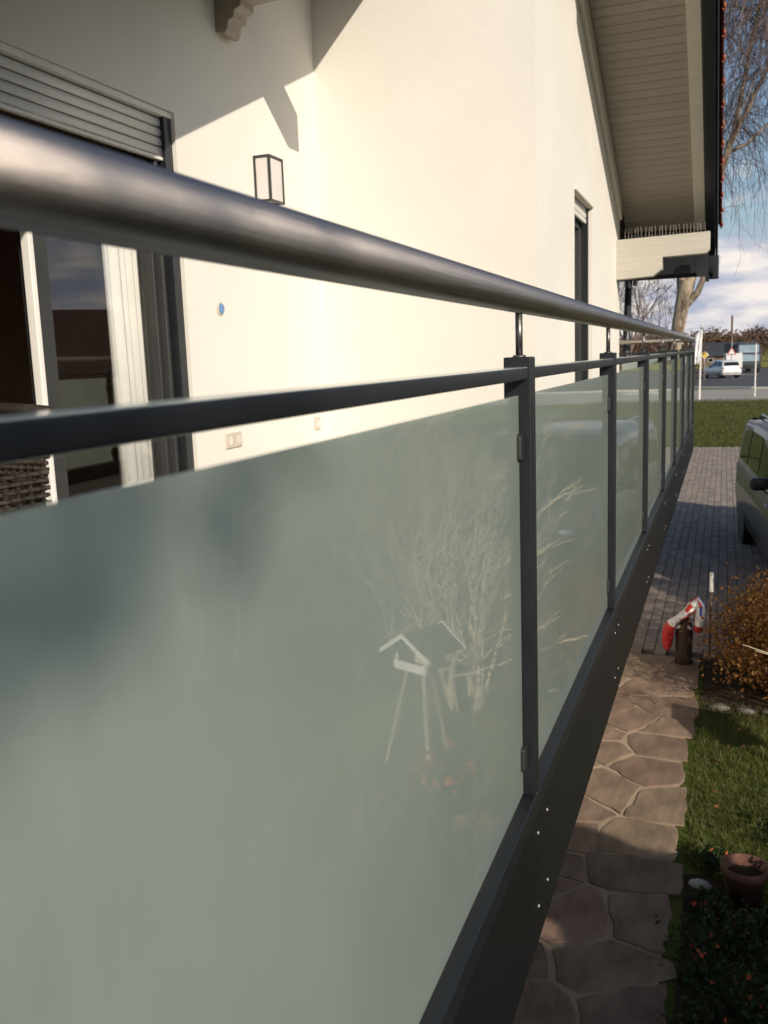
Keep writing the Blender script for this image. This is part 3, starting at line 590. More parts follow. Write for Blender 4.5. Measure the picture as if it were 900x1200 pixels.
# ------------------------------------------------------------------ vehicles
def car(name, label, L_, W_, H_, paint, loc, rz, mpv=False, rails=False):
    t = thing(name, label, 'car', loc, rz)          # length along +Y (front), width X
    h = L_/2; w = W_/2
    # stations along the length: y, bottom, belt, top, half width, half roof width
    if mpv: S = [(-h, .42, .80, .86, .84, .72), (-h+.06, .30, .95, 1.12, .95, .80), (-h+.22, .22, 1.02, H_-.03, 1.0, .87), (-h+1.2, .20, 1.02, H_, 1.0, .88), (0.05, .20, 1.0, H_, 1.0, .88), (h-1.75, .20, .98, H_-.04, 1.0, .86), (h-1.05, .20, .96, 1.02, .99, .84), (h-.45, .22, .84, .90, .95, .80), (h-.12, .28, .66, .72, .85, .68), (h, .36, .54, .58, .72, .55)]
    else: S = [(-h, .40, .72, .78, .86, .74), (-h+.05, .28, .90, .98, .95, .82), (-h+.35, .22, .96, H_-.10, 1.0, .78), (-h+.9, .19, .96, H_, 1.0, .77), (-.1, .19, .94, H_, 1.0, .77), (h-2.15, .19, .92, H_-.06, 1.0, .76), (h-1.25, .19, .90, .95, .99, .84), (h-.5, .20, .80, .85, .95, .80), (h-.12, .27, .62, .67, .85, .68), (h, .34, .50, .54, .72, .55)]
    def st(y):
        for a, b in zip(S, S[1:]):
            if y <= b[0]: k = (y-a[0])/(b[0]-a[0]); return [a[i]+(b[i]-a[i])*k for i in range(6)]
        return list(S[-1])
    def ring(y, off=0.0):
        _, zb, zl, zt, wb, wr = st(y); wb *= w; wr *= w; wr = wr if zt-zl > .2 else wb*.93
        r = [(wb*.86, zb), (wb*.97, zb+.08), (wb*1.0, zb+(zl-zb)*.5), (wb*.985, zl-.03), (wb*.965, zl), (wr+(wb*.965-wr)*.5, zl+(zt-zl)*.48), (wr, zl+(zt-zl)*.86), (wr*.94, zl+(zt-zl)*.97), (wr*.5, zt+.01), (0, zt+.02)]
        return r
    ys = sorted(set([s[0] for s in S] + list(np.linspace(-h, h, 34))))
    V = []; F = []; n = 19
    for y in ys:
        r = ring(y); full = r + [(-x, z) for x, z in r[-2::-1]]
        V += [(x, y, z) for x, z in full]
    for i in range(len(ys)-1):
        for j in range(n-1): F.append((i*n+j, i*n+j+1, (i+1)*n+j+1, (i+1)*n+j))
        F.append((i*n+n-1, i*n, (i+1)*n, (i+1)*n+n-1))
    F.append(tuple(range(n))[::-1]); F.append(tuple(range((len(ys)-1)*n, len(ys)*n)))
    body = MB().add(V, F).build('body', paint, t, smooth=True)
    def side_pt(y, k, s, off):
        r = ring(y); a, b = r[4], r[6]; mid = r[5]
        p = (a[0]+(mid[0]-a[0])*k*2, a[1]+(mid[1]-a[1])*k*2) if k < .5 else (mid[0]+(b[0]-mid[0])*(k-.5)*2, mid[1]+(b[1]-mid[1])*(k-.5)*2)
        return (s*(p[0]+off), y, p[1])
    yend = h-1.55 if mpv else h-1.8
    spans = [(-h+.42, -h+1.22), (-h+1.30, -.02 if mpv else 0.0), (.06, yend)]
    for s in (-1, 1):
        for (a, b) in spans:
            P = []; Q = []; nn = 8
            for i in range(nn+1):
                y = a+(b-a)*i/nn
                for k in (.10, .5, .92): P.append(side_pt(y, k, s, .007))
            for i in range(nn):
                for k in range(2): c = i*3+k; Q.append((c, c+1, c+4, c+3))
            MB().add(P, Q).build('side_window', 'carglass', t, smooth=True)
        for y in (-.2, 1.0): dh = box('door_handle', 'rim', s*w*.985-.015, s*w*.985+.02, y-.09, y+.09, .86, .885, t, bevel=.006)
        mi = MB().box(-.09, .09, -.06, .06, -.06, .07).build('mirror', 'black', t, bevel=.03, loc=(s*(w+.02), h-1.75 if mpv else h-1.9, 1.04 if mpv else .98))
        MB().box(-.10, .10, -.02, .02, -.02, .01).build('mirror_arm', 'black', mi, loc=(-s*.05, 0, -.05))
        hl = MB().lathe([(.02, .05), (.11, .03), (.13, 0), (.12, -.12)], axis=1, n=14).build('headlight', 'lamp_clear', t, smooth=True, loc=(s*w*.62, h-.15, .66)); hl.scale = (1.2, 1, .75)
        box('tail_light', 'lamp_red', s*w*.80-.09, s*w*.80+.09, -h+.0, -h+.24, .74 if not mpv else .85, .92 if not mpv else 1.18, t, bevel=.02)
        if rails: MB().tube([(s*w*.68, -h+.5, H_-.04), (s*w*.69, -h+.6, H_+.045), (s*w*.69, h-2.2, H_+.035), (s*w*.68, h-2.05, H_-.05)], .016, 8).build('roof_rail', 'rim', t, smooth=True)
        for y in (-h+.85, h-.88):
            wl = thing('wheel', None, None); wl.parent = t; wl.location = (s*(w*st(y)[4]-.125), y, .32)
            MB().lathe([(.20, -.1), (.30, -.1), (.32, -.07), (.32, .07), (.30, .1), (.20, .1)], axis=0, n=24).build('tyre', 'tyre', wl, smooth=True)
            MB().lathe([(.05, .108), (.19, .10), (.205, .085), (.2, 0)] if s > 0 else [(.05, -.108), (.19, -.10), (.205, -.085), (.2, 0)], axis=0, n=20).build('rim', 'rim', wl)
            MB().lathe([(.385, s*.06), (.385, s*.112), (.33, s*.112)], axis=0, n=28).build('wheel_arch', 'black', wl)
    # windscreen and rear window
    def cross(name, ya, yb_):
        P = []; Q = []; nn = 5
        for i in range(nn+1):
            y = ya+(yb_-ya)*i/nn; _, zb, zl, zt, wb, wr = st(y); ww = (wb*w*.93 if zt-zl <= .2 else wr*w)*.90
            up_ = .022 + .006
            for x in (-ww, -ww*.5, 0, ww*.5, ww): P.append((x, y+(.012 if ya > 0 else -.012), zt+(.022 if abs(x) < ww*.6 else .0)+.006))
        for i in range(nn):
            for k in range(4): c = i*5+k; Q.append((c, c+1, c+6, c+5))
        MB().add(P, Q).build(name, 'carglass', t, smooth=True)
    if mpv: cross('windscreen', h-1.85, h-1.12); cross('rear_window', -h+.075, -h+.27)
    else: cross('windscreen', h-2.05, h-1.32); cross('rear_window', -h+.08, -h+.30)
    box('number_plate', 'paint', -.26, .26, -h-.012, -h+.02, .52, .63, t); box('number_plate', 'paint', -.26, .26, h-.02, h+.012, .40, .51, t)
    box('bumper', 'black', -w*.70, w*.70, h-.16, h+.01, .34, .39, t); box('bumper', 'black', -w*.8, w*.8, -h-.01, -h+.15, .40, .46, t)
    return t
car('parked_car', 'dark olive family car parked on the paved driveway behind the rust shrub', 4.6, 1.80, 1.62, 'car_paint', (1.25, 11.7, .035), math.pi+math.radians(5), mpv=True, rails=True)
car('white_car', 'white estate car driving on the road beyond the lawn', 4.4, 1.76, 1.50, 'car_white', (-.30, 86.5, .005), math.radians(24))

# ------------------------------------------------------------------ things along the road
fp = thing('banner_flag', 'tall white furled banner flag on a pole at the lawn edge', 'flag', (-1.20, 50.5, .0))
MB().tube([(0, 0, 0), (.03, 0, 2.6), (.10, 0, 4.05)], [.05, .04, .02], 8).build('pole', 'white', fp)
V = []; F = []
for i in range(13):
    z = 1.85+i*.135; wd = .34*(1-(max(0, i-9)/4.5)**2); 
    for k in range(7): V.append((.03+.01*i*.2-wd*k/6, .06*math.sin(k*1.9+i*.4), z-.10*k/6))
for i in range(12):
    for k in range(6): a = i*7+k; F.append((a, a+1, a+8, a+7))
fl = MB().add(V, F).build('cloth', 'flag', fp, smooth=True); fl.modifiers.new('s', 'SOLIDIFY').thickness = .01
MB().lathe([(.03, 0), (.10, .03), (.10, .07), (.03, .1)], (.075, 0, 3.55), 10).build('clip', 'rim', fp)
sg = thing('priority_sign', 'small yellow diamond road sign with white border across the road', 'road sign', (-1.55, 80, 0))
MB().tube([(0, 0, 0), (0, 0, 2.2)], .035, 8).build('post', 'rim', sg)
pl = MB().prism([(0, -.34), (.34, 0), (0, .34), (-.34, 0)], 1, -.06, -.04).build('plate', 'white', sg, loc=(0, 0, 2.05)); MB().prism([(0, -.26), (.26, 0), (0, .26), (-.26, 0)], 1, -.065, -.0601).build('face', 'yellow', pl)
ws = thing('warning_sign', 'triangular warning sign with red border rising above the white car', 'road sign', (.55, 92, 0))
MB().tube([(0, 0, 0), (0, 0, 3.1)], .04, 8).build('post', 'rim', ws)
pl = MB().prism([(-.42, -.36), (.42, -.36), (0, .40)], 1, -.07, -.05).build('plate', 'red', ws, loc=(0, 0, 2.25)); MB().prism([(-.28, -.275), (.28, -.275), (0, .23)], 1, -.076, -.0701).build('face', 'white', pl)
mk = thing('marker_post', 'thin pale pole standing at the lawn edge by the road', 'pole', (1.50, 52.5, 0))
MB().tube([(0, 0, 0), (0, 0, 2.7)], .035, 8).build('pole', 'white', mk); MB().lathe([(.05, 0), (.05, .05), (.02, .07)], (0, 0, 2.69), 8).build('cap', 'rim', mk)
up_ = thing('utility_pole', 'brown wooden utility pole beyond the road', 'pole', (.65, 112, 0))
MB().tube([(0, 0, 0), (0, 0, 6.1)], [.16, .11], 10).build('pole', 'pole_wood', up_); MB().box(-.06, .06, -.14, .14, 5.7, 5.8).build('crossarm', 'pole_wood', up_)
# lorry with trailer
tk = thing('lorry', 'dark lorry with pale blue windows standing across the road', 'lorry', (2.05, 101, 0), math.radians(8))
ca = MB().prism([(-1.15, .7), (1.15, .7), (1.15, 2.2), (1.0, 2.85), (.6, 3.1), (-.6, 3.1), (-1.0, 2.85), (-1.15, 2.2)], 1, -1.1, 1.3).build('cab', 'dark_roof', tk, bevel=.05)
box('windscreen', 'paleblue', -.92, .92, -1.14, -1.102, 2.0, 2.75, ca); box('grille', 'paleblue', -.98, .98, -1.14, -1.102, 1.15, 1.8, ca); box('bumper', 'black', -1.17, 1.17, -1.2, -1.103, .45, .8, ca)
box('load_box', 'dark_roof', -1.2, 1.2, 1.4, 6.8, .9, 3.0, tk, bevel=.03); box('chassis', 'black', -.5, .5, -1.0, 6.6, .5, .698, tk)
for x in (-1, 1):
    for y in (-.3, 4.5, 5.6): MB().lathe([(.2, -.15), (.48, -.15), (.5, -.1), (.5, .1), (.48, .15), (.2, .15)], (x*.98, y, .5), 18, 0).build('wheel', 'tyre', tk)
tr = thing('box_trailer', 'white box trailer standing beside the dark lorry', 'trailer', (.75, 99, 0), math.radians(4))
box('box', 'car_white', -.75, .75, -1.2, 1.4, .55, 2.0, tr, bevel=.03); box('chassis', 'black', -.6, .6, -1.1, 1.3, .40, .549, tr); MB().tube([(0, 1.3, .45), (0, 2.1, .45)], .04, 8).build('drawbar', 'black', tr)
for x in (-1, 1): MB().lathe([(.1, -.09), (.28, -.09), (.3, -.06), (.3, .06), (.28, .09), (.1, .09)], (x*.68, 0, .3), 16, 0).build('wheel', 'tyre', tr)
bn = thing('dark_roofed_barn', 'low building with dark pitched roof beyond the road', 'building', (-.6, 138, 0))
MB().box(-2.6, 3.2, -.5, 6, 0, 1.5).build('wall', 'pole_wood', bn); MB().prism([(-.9, 1.45), (6.4, 1.45), (2.75, 3.3)], 0, -2.9, 3.5).build('roof', 'dark_roof', bn)
for x in (-1.6, .4, 2.0): wd_ = box('window', 'white', x, x+.7, -.53, -.502, .6, 1.2, bn); box('pane', 'carglass', x+.06, x+.64, -.54, -.5301, .66, 1.14, wd_)

# ------------------------------------------------------------------ trees
def grow(mb, p, d, r, ln, depth, tips, spread=.55, seg=4, sides=6, upw=.12, minr=.006):
    pts = [p.copy()]; rr = [r]
    for i in range(seg):
        d = (d + Vector((random.gauss(0, .12), random.gauss(0, .12), random.gauss(0, .08)+upw*.4))).normalized(); p = p + d*(ln/seg); pts.append(p.copy()); rr.append(r*(1-.42*(i+1)/seg))
    mb.tube(pts, rr, sides if r > .03 else 4, cap=False)
    if depth == 0 or rr[-1] < minr: tips.append((p.copy(), d.copy())); return
    for k in range(random.choice((2, 2, 3))):
        ax = d.orthogonal().normalized(); ax.rotate(Matrix.Rotation(random.uniform(0, 6.28), 3, d)); dd = (d + ax*random.uniform(.35, 1.0)*spread*1.4).normalized()
        grow(mb, p, dd, rr[-1]*random.uniform(.6, .85), ln*random.uniform(.62, .88), depth-1, tips, spread, seg, sides, upw, minr)
    q = pts[seg//2]; ax = d.orthogonal().normalized(); ax.rotate(Matrix.Rotation(random.uniform(0, 6.28), 3, d))
    grow(mb, q, (d*.5+ax).normalized(), r*.45, ln*.6, max(depth-2, 0), tips, spread, seg, sides, upw, minr)
# birch with hanging twigs
bt = thing('birch_tree', 'tall bare birch with hanging twigs behind the house corner', 'tree', (-1.6, 26.8, 0))
tb = MB(); tb.tube([(-.02, 0, -.1), (.04, 0, .5), (.12, 0, 1.5), (.37, .05, 3.1), (.50, .05, 3.9), (.58, .05, 4.4)], [.30, .24, .20, .175, .195, .21], 14, False)
tips = []
tb.tube([(.50, .05, 4.0), (.46, .1, 4.7), (.50, .15, 5.6), (.40, .2, 7.0)], [.16, .15, .13, .11], 10, False)
tb.tube([(.58, .05, 4.1), (.85, .1, 5.2), (1.2, .1, 6.5), (1.66, .1, 8.0)], [.17, .13, .105, .08], 10, False)
tb.tube([(.55, 0, 3.75), (.86, -.05, 4.05), (1.0, -.1, 4.4), (1.03, -.1, 4.75)], [.11, .09, .075, .05], 8, False)
tb.tube([(1.66, .1, 7.9), (1.85, .1, 9.0), (2.05, .1, 10.2), (2.4, .1, 12.0)], [.075, .06, .05, .035], 8, False)
tb.tube([(1.66, .1, 7.9), (2.15, .0, 8.9), (2.6, -.1, 9.9), (3.1, -.1, 11.8)], [.06, .05, .042, .03], 8, False)
tb.tube([(1.55, .1, 7.6), (2.0, .1, 7.75), (2.5, .1, 8.2), (3.0, .1, 8.5)], [.05, .04, .03, .02], 6, False)
tb.build('trunk', 'bark', bt, smooth=True)
lb = MB()
grow(lb, Vector((.40, .2, 6.9)), Vector((-.2, 0, 1)), .11, 2.4, 4, tips, .5)
grow(lb, Vector((2.4, .1, 11.9)), Vector((.15, .1, 1)), .05, 1.6, 3, tips, .5)
grow(lb, Vector((3.1, -.1, 11.7)), Vector((.3, .1, 1)), .045, 1.5, 3, tips, .5)
grow(lb, Vector((3.0, .1, 8.5)), Vector((1, .1, .3)), .02, .9, 2, tips, .5)
for (z, dx, dy, sx) in ((8.6, .9, -.3, 1.78), (9.2, .8, .4, 1.88), (9.8, -.3, .5, 1.98), (10.2, .7, -.5, 2.05), (11.0, .5, .6, 2.2), (9.4, 1.0, -.2, 2.35), (10.0, .9, .4, 2.62), (10.8, .9, -.3, 2.85), (8.9, .3, -.8, 2.15), (10.6, -.4, .3, 2.12), (7.0, .5, .6, 1.36), (6.0, -.9, .1, .48)):
    grow(lb, Vector((sx, .1, z)), Vector((dx, dy, .65)), .026, 1.2, 3, tips, .55, minr=.004)
lb.build('limb', 'bark', bt, smooth=True)
tw = MB()
for (p, d) in tips:
    for k in range(9):
        q = p + Vector((random.gauss(0, .15), random.gauss(0, .15), random.gauss(0, .12))); dd = (d + Vector((random.gauss(0, .6), random.gauss(0, .6), random.gauss(0, .3)))).normalized(); ln = random.uniform(1.2, 3.6); pts = [q.copy()]
        for i in range(7):
            dd = (dd*.72 + Vector((random.gauss(0, .09), random.gauss(0, .09), -.34))).normalized(); q = q + dd*ln/7; pts.append(q.copy())
            if i > 0 and random.random() < .75:
                e = q + Vector((random.gauss(0, .25), random.gauss(0, .25), -random.uniform(.1, .55))); tw.tube([q, (q+e)/2+Vector((0, 0, .05)), e], [.0045, .004, .003], 3, False)
        tw.tube(pts, [.010, .009, .008, .007, .006, .005, .0045, .004], 3, False)
tag(tw.build('twigs', 'twig', bt), kind='stuff')
# distant bare trees behind the railing and along the road
def bare_tree(loc, h, label, seed, m='twig', group='bare trees far behind the birch'):
    random.seed(seed); t = thing('bare_tree', label, 'tree', loc, 0, group); mb = MB(); tp = []
    mb.tube([(0, 0, -.1), (.03, 0, h*.14), (0, .03, h*.28)], [h*.022, h*.018, h*.015], 7, False); mb.build('trunk', m, t); cr_ = MB()
    for k in range(5): grow(cr_, Vector((0, .03, h*(.2+.02*k))), Vector((random.gauss(0, .35), random.gauss(0, .35), 1)).normalized(), h*.009, h*.26, 4, tp, .45, upw=.3, minr=.003)
    for (p, d) in tp: 
        for k in range(3): e = p + (d+Vector((random.gauss(0, .5), random.gauss(0, .5), .2)))*h*.06; cr_.tube([p, e], [h*.0012, h*.0006], 3, False)
    cr_.build('crown', m, t); return t
bare_tree((-5.8, 62, 0), 9.5, 'slender bare tree standing beyond the lawn, forked low, beside the birch', 21)
bare_tree((-4.2, 70, 0), 8.0, 'bare tree with upright thin limbs closest to the birch trunk', 33)
bare_tree((-9.0, 74, 0), 9.0, 'bare tree partly hidden behind the house corner', 45)
# brown hedgerow behind the railing end
def bushy(name, loc, r, n, m, label, cat, group=None, size=.2, clumps=16, stem=True, stemm='stem', ratio=.5, spread=.33):
    t = thing(name, label, cat, loc, 0, group); pos = blob_points(n, (0, 0, r[2]*.95), r, clumps, spread); pos = pos[pos[:, 2] > .01]
    leaf_obj('foliage', pos, size, m, t, ratio)
    if stem:
        mb = MB()
        for k in range(7):
            a = random.uniform(0, 6.28); e = Vector((math.cos(a)*r[0]*.6, math.sin(a)*r[1]*.6, r[2]*random.uniform(1.0, 1.6))); mb.tube([(0, 0, -.02), (e.x*.35, e.y*.35, e.z*.5), e], [max(.008, r[2]*.02), max(.006, r[2]*.014), max(.003, r[2]*.006)], 5, False)
        mb.build('stems', stemm, t)
    return t
random.seed(3)
spots = [(-10.5, 74), (-7.6, 71), (-4.9, 73), (-2.9, 76)]
for i, (x, y) in enumerate(spots):
    bushy('hedgerow_shrub', (x, y, 0), (1.9, 1.5, 1.35+.25*(i % 2)), 2600, 'leaf_brown', 'brown leafless hedgerow shrub beyond the lawn, seen over the railing end', 'shrub', 'brown hedgerow shrubs beyond the lawn', .16, 18)
for i, (x, y, h) in enumerate([(3.4, 150, 4.0), (8, 155, 4.4), (12, 160, 5.5), (-3.5, 165, 3.4), (-8, 160, 3.6), (16, 170, 5.8), (-13, 165, 3.8)]):
    bushy('roadside_tree', (x, y, 0), (2.6, 2.2, h*.5), 2400, 'leaf_brown', 'brown wintry tree at the field edge beyond the road', 'tree', 'brown trees along the field edge', .30, 16)

# ------------------------------------------------------------------ garden on the right
# grass
P = np.stack([rng.uniform(-.14, 1.5, 26000), rng.uniform(3.9, 6.9, 26000), np.full(26000, .0)], 1)
keep = ~((P[:, 0] < .42) & (P[:, 1] < 4.5 - P[:, 0]*.8)); V, F = blades(P[keep], .045, .006, .9)
tag(link('lawn_grass', np_mesh('lawn_grass', V, F, 'grass')), 'short lawn grass beside the flagstone path', 'grass', kind='stuff')
P = np.stack([rng.uniform(-2.5, 6, 60000), 25.9 + 24*rng.uniform(0, 1, 60000)**1.5, np.full(60000, .0)], 1); V, F = blades(P, .07, .02, .9)
tag(link('far_lawn_grass', np_mesh('far_lawn_grass', V, F, 'grass')), 'mown lawn between the driveway and the road', 'grass', kind='stuff')
# rust coloured shrub by the path end
rs = thing('rust_shrub', 'rust orange leafy shrub at the end of the flagstone path', 'shrub', (.60, 7.72, 0))
pos = np.concatenate([blob_points(24000, (.02, -.12, .37), (.66, .80, .40), 90, .24), blob_points(9000, (.8, -.1, .36), (.55, .75, .38), 40, .22)]); pos = pos[pos[:, 2] > .03]
leaf_obj('foliage', pos, .033, 'leaf_rust', rs, .6)
mb = MB()
for k in range(46):
    a = random.uniform(0, 6.28); q = random.uniform(.2, .62); e = Vector((math.cos(a)*q+(.5 if k % 3 == 0 else 0), math.sin(a)*q, random.uniform(.35, .80))); mb.tube([(e.x*.25, e.y*.25, -.02), (e.x*.6, e.y*.6, e.z*.6), e], [.007, .005, .002], 5, False)
mb.build('stems', 'pole_wood', rs)
MB().tube([(-.24, .95, .62), (.1, .95, .68), (.6, .98, .72), (.9, .8, .45)], [.004, .007, .008, .009], 6).build('long_twig', 'pole_wood', rs, smooth=True)
# stake with white tip
sk = thing('garden_stake', 'slim garden stake with white tip beside the rust shrub', 'stake', (-.07, 7.95, 0)); MB().tube([(0, 0, -.02), (.005, 0, .62)], .012, 8).build('shaft', 'pole_wood', sk); MB().tube([(.005, 0, .60), (.006, 0, .76)], .016, 8).build('tip', 'white', sk)
# wooden post with draped cloth
wp = thing('wooden_post', 'short dark brown wooden post standing where path meets driveway', 'post', (-.27, 7.80, 0))
MB().lathe([(.075, -.01), (.066, .12), (.070, .26), (.062, .36), (.04, .41), (.01, .42)], n=12).build('shaft', 'darkwood', wp, smooth=True)
for s in (-1, 1): MB().tube([(s*.035, -.05, .345), (s*.055, -.085, .335)], [.012, .009], 8).build('peg', 'white', wp)

CP = [(-.125, .13), (-.13, .17), (-.13, .24), (-.12, .31), (-.095, .375), (-.04, .425), (.02, .47), (.07, .52), (.105, .555), (.125, .52), (.125, .45), (.12, .38), (.115, .33), (.112, .315)]
mbs = MB().tube([(x, -.03+.02*math.sin(i), z) for i, (x, z) in enumerate(CP)], [.015, .040, .047, .044, .036, .030, .034, .042, .046, .042, .038, .040, .032, .012], 12)
mbs.v = [(x+.004*math.sin(z*90), y*1.9+.004*math.sin(x*120), z) for (x, y, z) in mbs.v]
sc = mbs.build('draped_scarf', 'cloth_red', smooth=True, loc=(-.27, 7.80, 0))
sc.data.materials.append(MT['white']); MT['cloth_blue'] = mat('blue_cloth', (.04, .07, .35), (.06, .10, .42), rough=.8, scale=30); sc.data.materials.append(MT['cloth_blue'])
for pgn in sc.data.polygons:
    x, y, z = pgn.center; q = int((x+z)*38+y*25) % 5
    pgn.material_index = (1 if z > .385 else 0) if x < .0 else (0 if z < .40 else (2 if q == 0 else (1 if q in (1, 2, 4) else 0)))
tag(sc, 'red white and blue scarf draped over the brown wooden post', 'scarf')
# pot, stones, low plants
pt = thing('flower_pot', 'round terracotta flower pot in the bed beside the path', 'flower pot', (.14, 4.32, 0))
MB().lathe([(.075, 0), (.095, .16), (.108, .165), (.110, .205), (.098, .205), (.085, .15)], n=28).build('pot', 'terracotta', pt, smooth=True); MB().lathe([(.0, .15), (.088, .155)], n=24).build('earth', 'soil', pt)
def rock(loc, r, m, label, group=None, seed=0):
    rg = np.random.default_rng(seed); bm = bmesh.new(); bmesh.ops.create_icosphere(bm, subdivisions=2, radius=1)
    for v in bm.verts: v.co = Vector((v.co.x*r[0], v.co.y*r[1], v.co.z*r[2]))*(1+rg.normal()*.07)
    me = bpy.data.meshes.new('stone'); bm.to_mesh(me); bm.free(); me.materials.append(MT[m]); me.shade_smooth(); o = link('garden_stone', me, loc=(loc[0], loc[1], r[2]*.3)); return tag(o, label, 'stone', group)
rock((-.06, 4.42), (.055, .035, .03), 'kerb', 'whitish stone in the bed next to the flower pot', seed=1)
rock((.02, 6.85), (.075, .05, .03), 'pale_stone', 'pale flat stone at the bed edge below the rust shrub', seed=2)
for i, x in enumerate((.20, .38, .55)): rock((x, 6.83+.02*i), (.08, .05, .03), 'pale_stone', 'grey edging stone in the row bordering the shrub bed', 'edging stones of the shrub bed', seed=5+i)
lows = [(-.05, 3.75, .15), (.10, 3.95, .14), (.28, 4.05, .15), (-.03, 4.15, .10), (.12, 3.45, .17), (-.06, 3.35, .12), (.32, 3.65, .16), (.30, 3.30, .14), (.05, 3.05, .15), (.22, 2.85, .15), (-.05, 2.7, .12), (.02, 4.62, .08)]
for i, (x, y, r) in enumerate(lows):
    t = bushy('low_plant', (x, y, 0), (r, r, r*.62), 420, 'leaf_dark', {3: 'dark green low plant right behind the whitish stone', 2: 'dark green low plant spreading in front of the flower pot', 11: 'smallest dark green plant at the lawn side of the whitish stone'}.get(i, 'dark green low plant with small red petals in the bed beside the path'), 'plant', 'low plants in the bed beside the path', .034, 9, False, spread=.4)
    pos = blob_points(6 if i % 2 else 11, (0, 0, r*.9), (r*.9, r*.9, r*.35), 4, .4); leaf_obj('petals', np.clip(pos, -9, 9), .024, 'leaf_red', t, .7)
for (x, y, r, c, lab) in ((.55, 4.15, .17, 'leaf_rust', 'garden perennial with dry yellow leaves growing by the lawn corner'), (.80, 4.7, .20, 'leaf_red', 'garden perennial with pinkish red flowers beside the lawn'), (.62, 3.6, .18, 'leaf_red', 'garden perennial with red flowers deep in the flower bed'), (1.05, 4.2, .22, 'leaf_rust', 'garden perennial with yellowed leaves deep in the flower bed')):
    t = bushy('perennial', (x, y, 0), (r, r, r*.9), 700, 'leaf_dark', lab, 'plant', 'perennials in the flower bed', .045, 9, True, spread=.4); leaf_obj('petals', blob_points(90, (0, 0, r*1.6), (r, r, r*.5), 7, .35), .05, c, t, .7)
for k in range(16):
    x, y = random.uniform(-.1, .5), random.uniform(4.7, 6.7); V, F = leaves([(0, 0, 0)], .055, .7); o = link('fallen_leaf', np_mesh('fallen_leaf', V*np.array([1, 1, .35]), F, 'leaf_rust'), loc=(x, y, .035)); tag(o, 'fallen orange leaf lying on the lawn beside the path', 'leaf', 'fallen leaves on the lawn')
# bird table whose reflection shows in the glass
bh = thing('bird_house', 'wooden bird house with pale edged roof on splayed legs in the garden', 'bird house', (1.14, 5.42, 0), math.radians(25)); bh.scale = (.66, .66, .68)
box('floor', 'darkwood', -.20, .20, -.17, .17, .98, 1.01, bh); box('back_board', 'darkwood', -.18, .18, .13, .145, 1.011, 1.20, bh); box('seed_hopper', 'stem', -.05, .05, -.05, .05, 1.011, 1.10, bh)
for (x, y) in ((-.18, -.15), (.18, -.15), (-.18, .15), (.18, .15)): box('pillar', 'white', x-.015, x+.015, y-.015, y+.015, 1.011, 1.16, bh)
for s in (-1, 1):
    r_ = MB().prism([(0, 1.315), (s*.30, 1.13), (s*.30, 1.15), (0, 1.335)] if s > 0 else [(0, 1.335), (-.30, 1.15), (-.30, 1.13), (0, 1.315)], 1, -.26, .26).build('roof_slope', 'brown_roof', bh)
    for y in (-.275, .262): MB().prism([(0, 1.30), (s*.33, 1.10), (s*.33, 1.145), (0, 1.35)] if s > 0 else [(0, 1.35), (-.33, 1.145), (-.33, 1.10), (0, 1.30)], 1, y, y+.013).build('roof_edge', 'white', r_)
for y in (-.175, .175): box('tray_edge', 'white', -.21, .21, y-.008, y+.008, .96, 1.04, bh)
for (x, y) in ((-.3, -.26), (.3, -.26), (0, .32)): MB().tube([(x*.3, y*.3, .99), (x, y, 0)], .017, 8).build('leg', 'stem', bh)
# bare garden shrubs, conifers and hedge (they shade the ground and show in the glass)
def stem_shrub(loc, h, n, label, seed, lean=.22):
    random.seed(seed); t = thing('garden_shrub', label, 'shrub', loc, 0, 'bare stemmed shrubs in the garden'); mb = MB(); tp = []
    for k in range(n):
        a = random.uniform(0, 6.28); grow(mb, Vector((math.cos(a)*.12, math.sin(a)*.12, -.02)), Vector((math.cos(a)*lean, math.sin(a)*lean, 1)).normalized(), .012, h*.36, 3, tp, .32, upw=.25, minr=.0015)
    for (p, d) in tp:
        for q in range(4): mb.tube([p, p + (d+Vector((random.gauss(0, .4), random.gauss(0, .4), .2)))*h*.08], [.003, .0015], 3, False)
    mb.build('stems', 'stem', t); leaf_obj('foliage', np.array([list(p) for p, d in tp for _ in range(2)])+rng.normal(size=(2*len(tp), 3))*.08, .05, 'leaf_rust', t)
stem_shrub((1.12, 6.4, 0), 2.0, 18, 'tall pale stemmed bare shrub in the garden behind the bird house', 4, .12)
stem_shrub((1.75, 7.0, 0), 2.1, 18, 'pale stemmed bare shrub between the bird house and the parked car', 5, .2)
stem_shrub((2.3, 7.3, 0), 2.5, 14, 'pale stemmed bare shrub in the garden next to the parked car', 9)
stem_shrub((3.2, 6.2, 0), 2.6, 10, 'tall pale stemmed bare shrub in the garden before the conifers', 14)
random.seed(11)
def conifer(loc, r, h, label, group, n=6500):
    t = thing('conifer', label, 'tree', loc, 0, group); MB().tube([(0, 0, -.05), (0, 0, h*.9)], [h*.03, h*.006], 8).build('trunk', 'darkwood', t)
    k = rng.uniform(0, 1, n); z = h*(.03+.97*k); rad = r*np.minimum(1, 1.9*(1-k)+.05)*rng.uniform(.55, 1.08, n); a = rng.uniform(0, 2*np.pi, n)
    rad *= 1+.16*np.sin(a*5+z*4)+.1*np.sin(a*11-z*7); leaf_obj('crown', np.stack([np.cos(a)*rad, np.sin(a)*rad, z], 1), .17, 'leaf_hedge', t, .4)
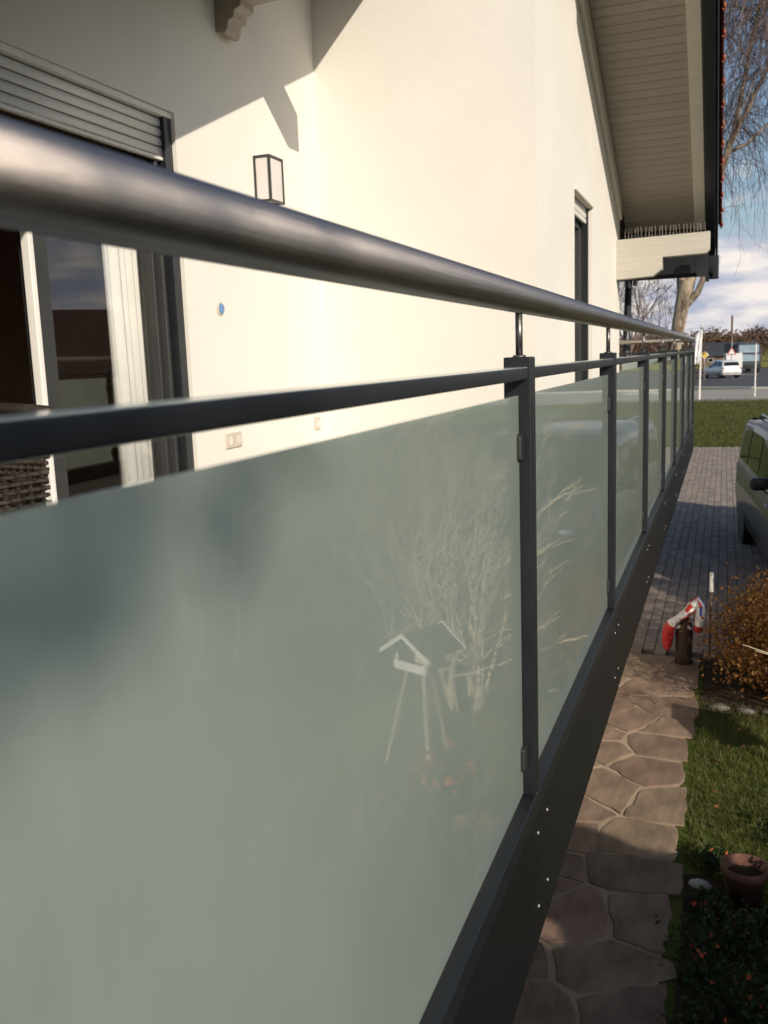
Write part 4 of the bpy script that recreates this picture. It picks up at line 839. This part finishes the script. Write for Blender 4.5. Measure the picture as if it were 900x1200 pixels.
for i in range(5): conifer((5.6+.25*math.sin(i*2), 4.9+1.35*i, 0), .95, 4.3+.3*math.sin(i*1.7), 'dark evergreen column tree in the garden row', 'evergreen trees in the garden row')
for i in range(6): conifer((3.2+.1*math.sin(i*3), -4.6+1.1*i, 0), .85, 3.0+.15*math.sin(i*1.9), 'clipped dark evergreen hedge bush bordering the flower bed', 'hedge bushes bordering the flower bed', 9000)
pn = thing('shade_caster_pine', 'added unseen pine with crown shaped to shade the railing, behind the hedge bushes', 'tree', (4.2, -4.62, 0))  # unseen, added to cast the shadow of the person at the camera
MB().tube([(0, 0, -.1), (.05, 0, 2.5), (0, .05, 5.0), (0, 0, 7.2)], [.19, .16, .13, .05], 10).build('trunk', 'bark', pn, smooth=True)
pos = rng.normal(size=(14000, 3)); pos /= np.linalg.norm(pos, axis=1)[:, None]; pos *= (rng.uniform(0.15, 1.0, 14000)**.5)[:, None]*(1+.10*np.sin(pos[:, :1]*7)*np.cos(pos[:, 1:2]*6)); pos[:, 2] = np.maximum(pos[:, 2], -.62+.03*np.sin(pos[:, 1]*5))
pos = pos*np.array([.8, 1.25, 1.3]); pos[:, 2] += .65*pos[:, 0]  # crown sheared along the sun to set its shadow edge on the glass
leaf_obj('crown', pos+np.array([0, 0, 6.20]), .08, 'leaf_hedge', pn, .35)
# neighbour's house beyond the garden
nb = thing('neighbour_house', "neighbour's house with pale walls and brown gable roof beyond the garden", 'house', (17, 26, 0), math.radians(38))
box('wall', 'plaster', -4.5, 4.5, -4, 4, 0, 2.5, nb); MB().prism([(-5.1, 2.35), (5.1, 2.35), (0, 4.7)], 1, -4.5, 4.5).build('roof', 'brown_roof', nb)
for (x, y) in ((-2.6, -4), (0, -4), (2.4, -4)): q = box('window', 'white', x-.55, x+.55, y-.04, y-.001, 1.0, 2.2, nb); box('pane', 'carglass', x-.48, x+.48, y-.05, y-.0401, 1.07, 2.13, q)
for y in (-2, 1.6): q = box('window', 'white', -4.54, -4.501, y-.55, y+.55, 1.0, 2.2, nb); box('pane', 'carglass', -4.55, -4.5401, y-.48, y+.48, 1.07, 2.13, q)
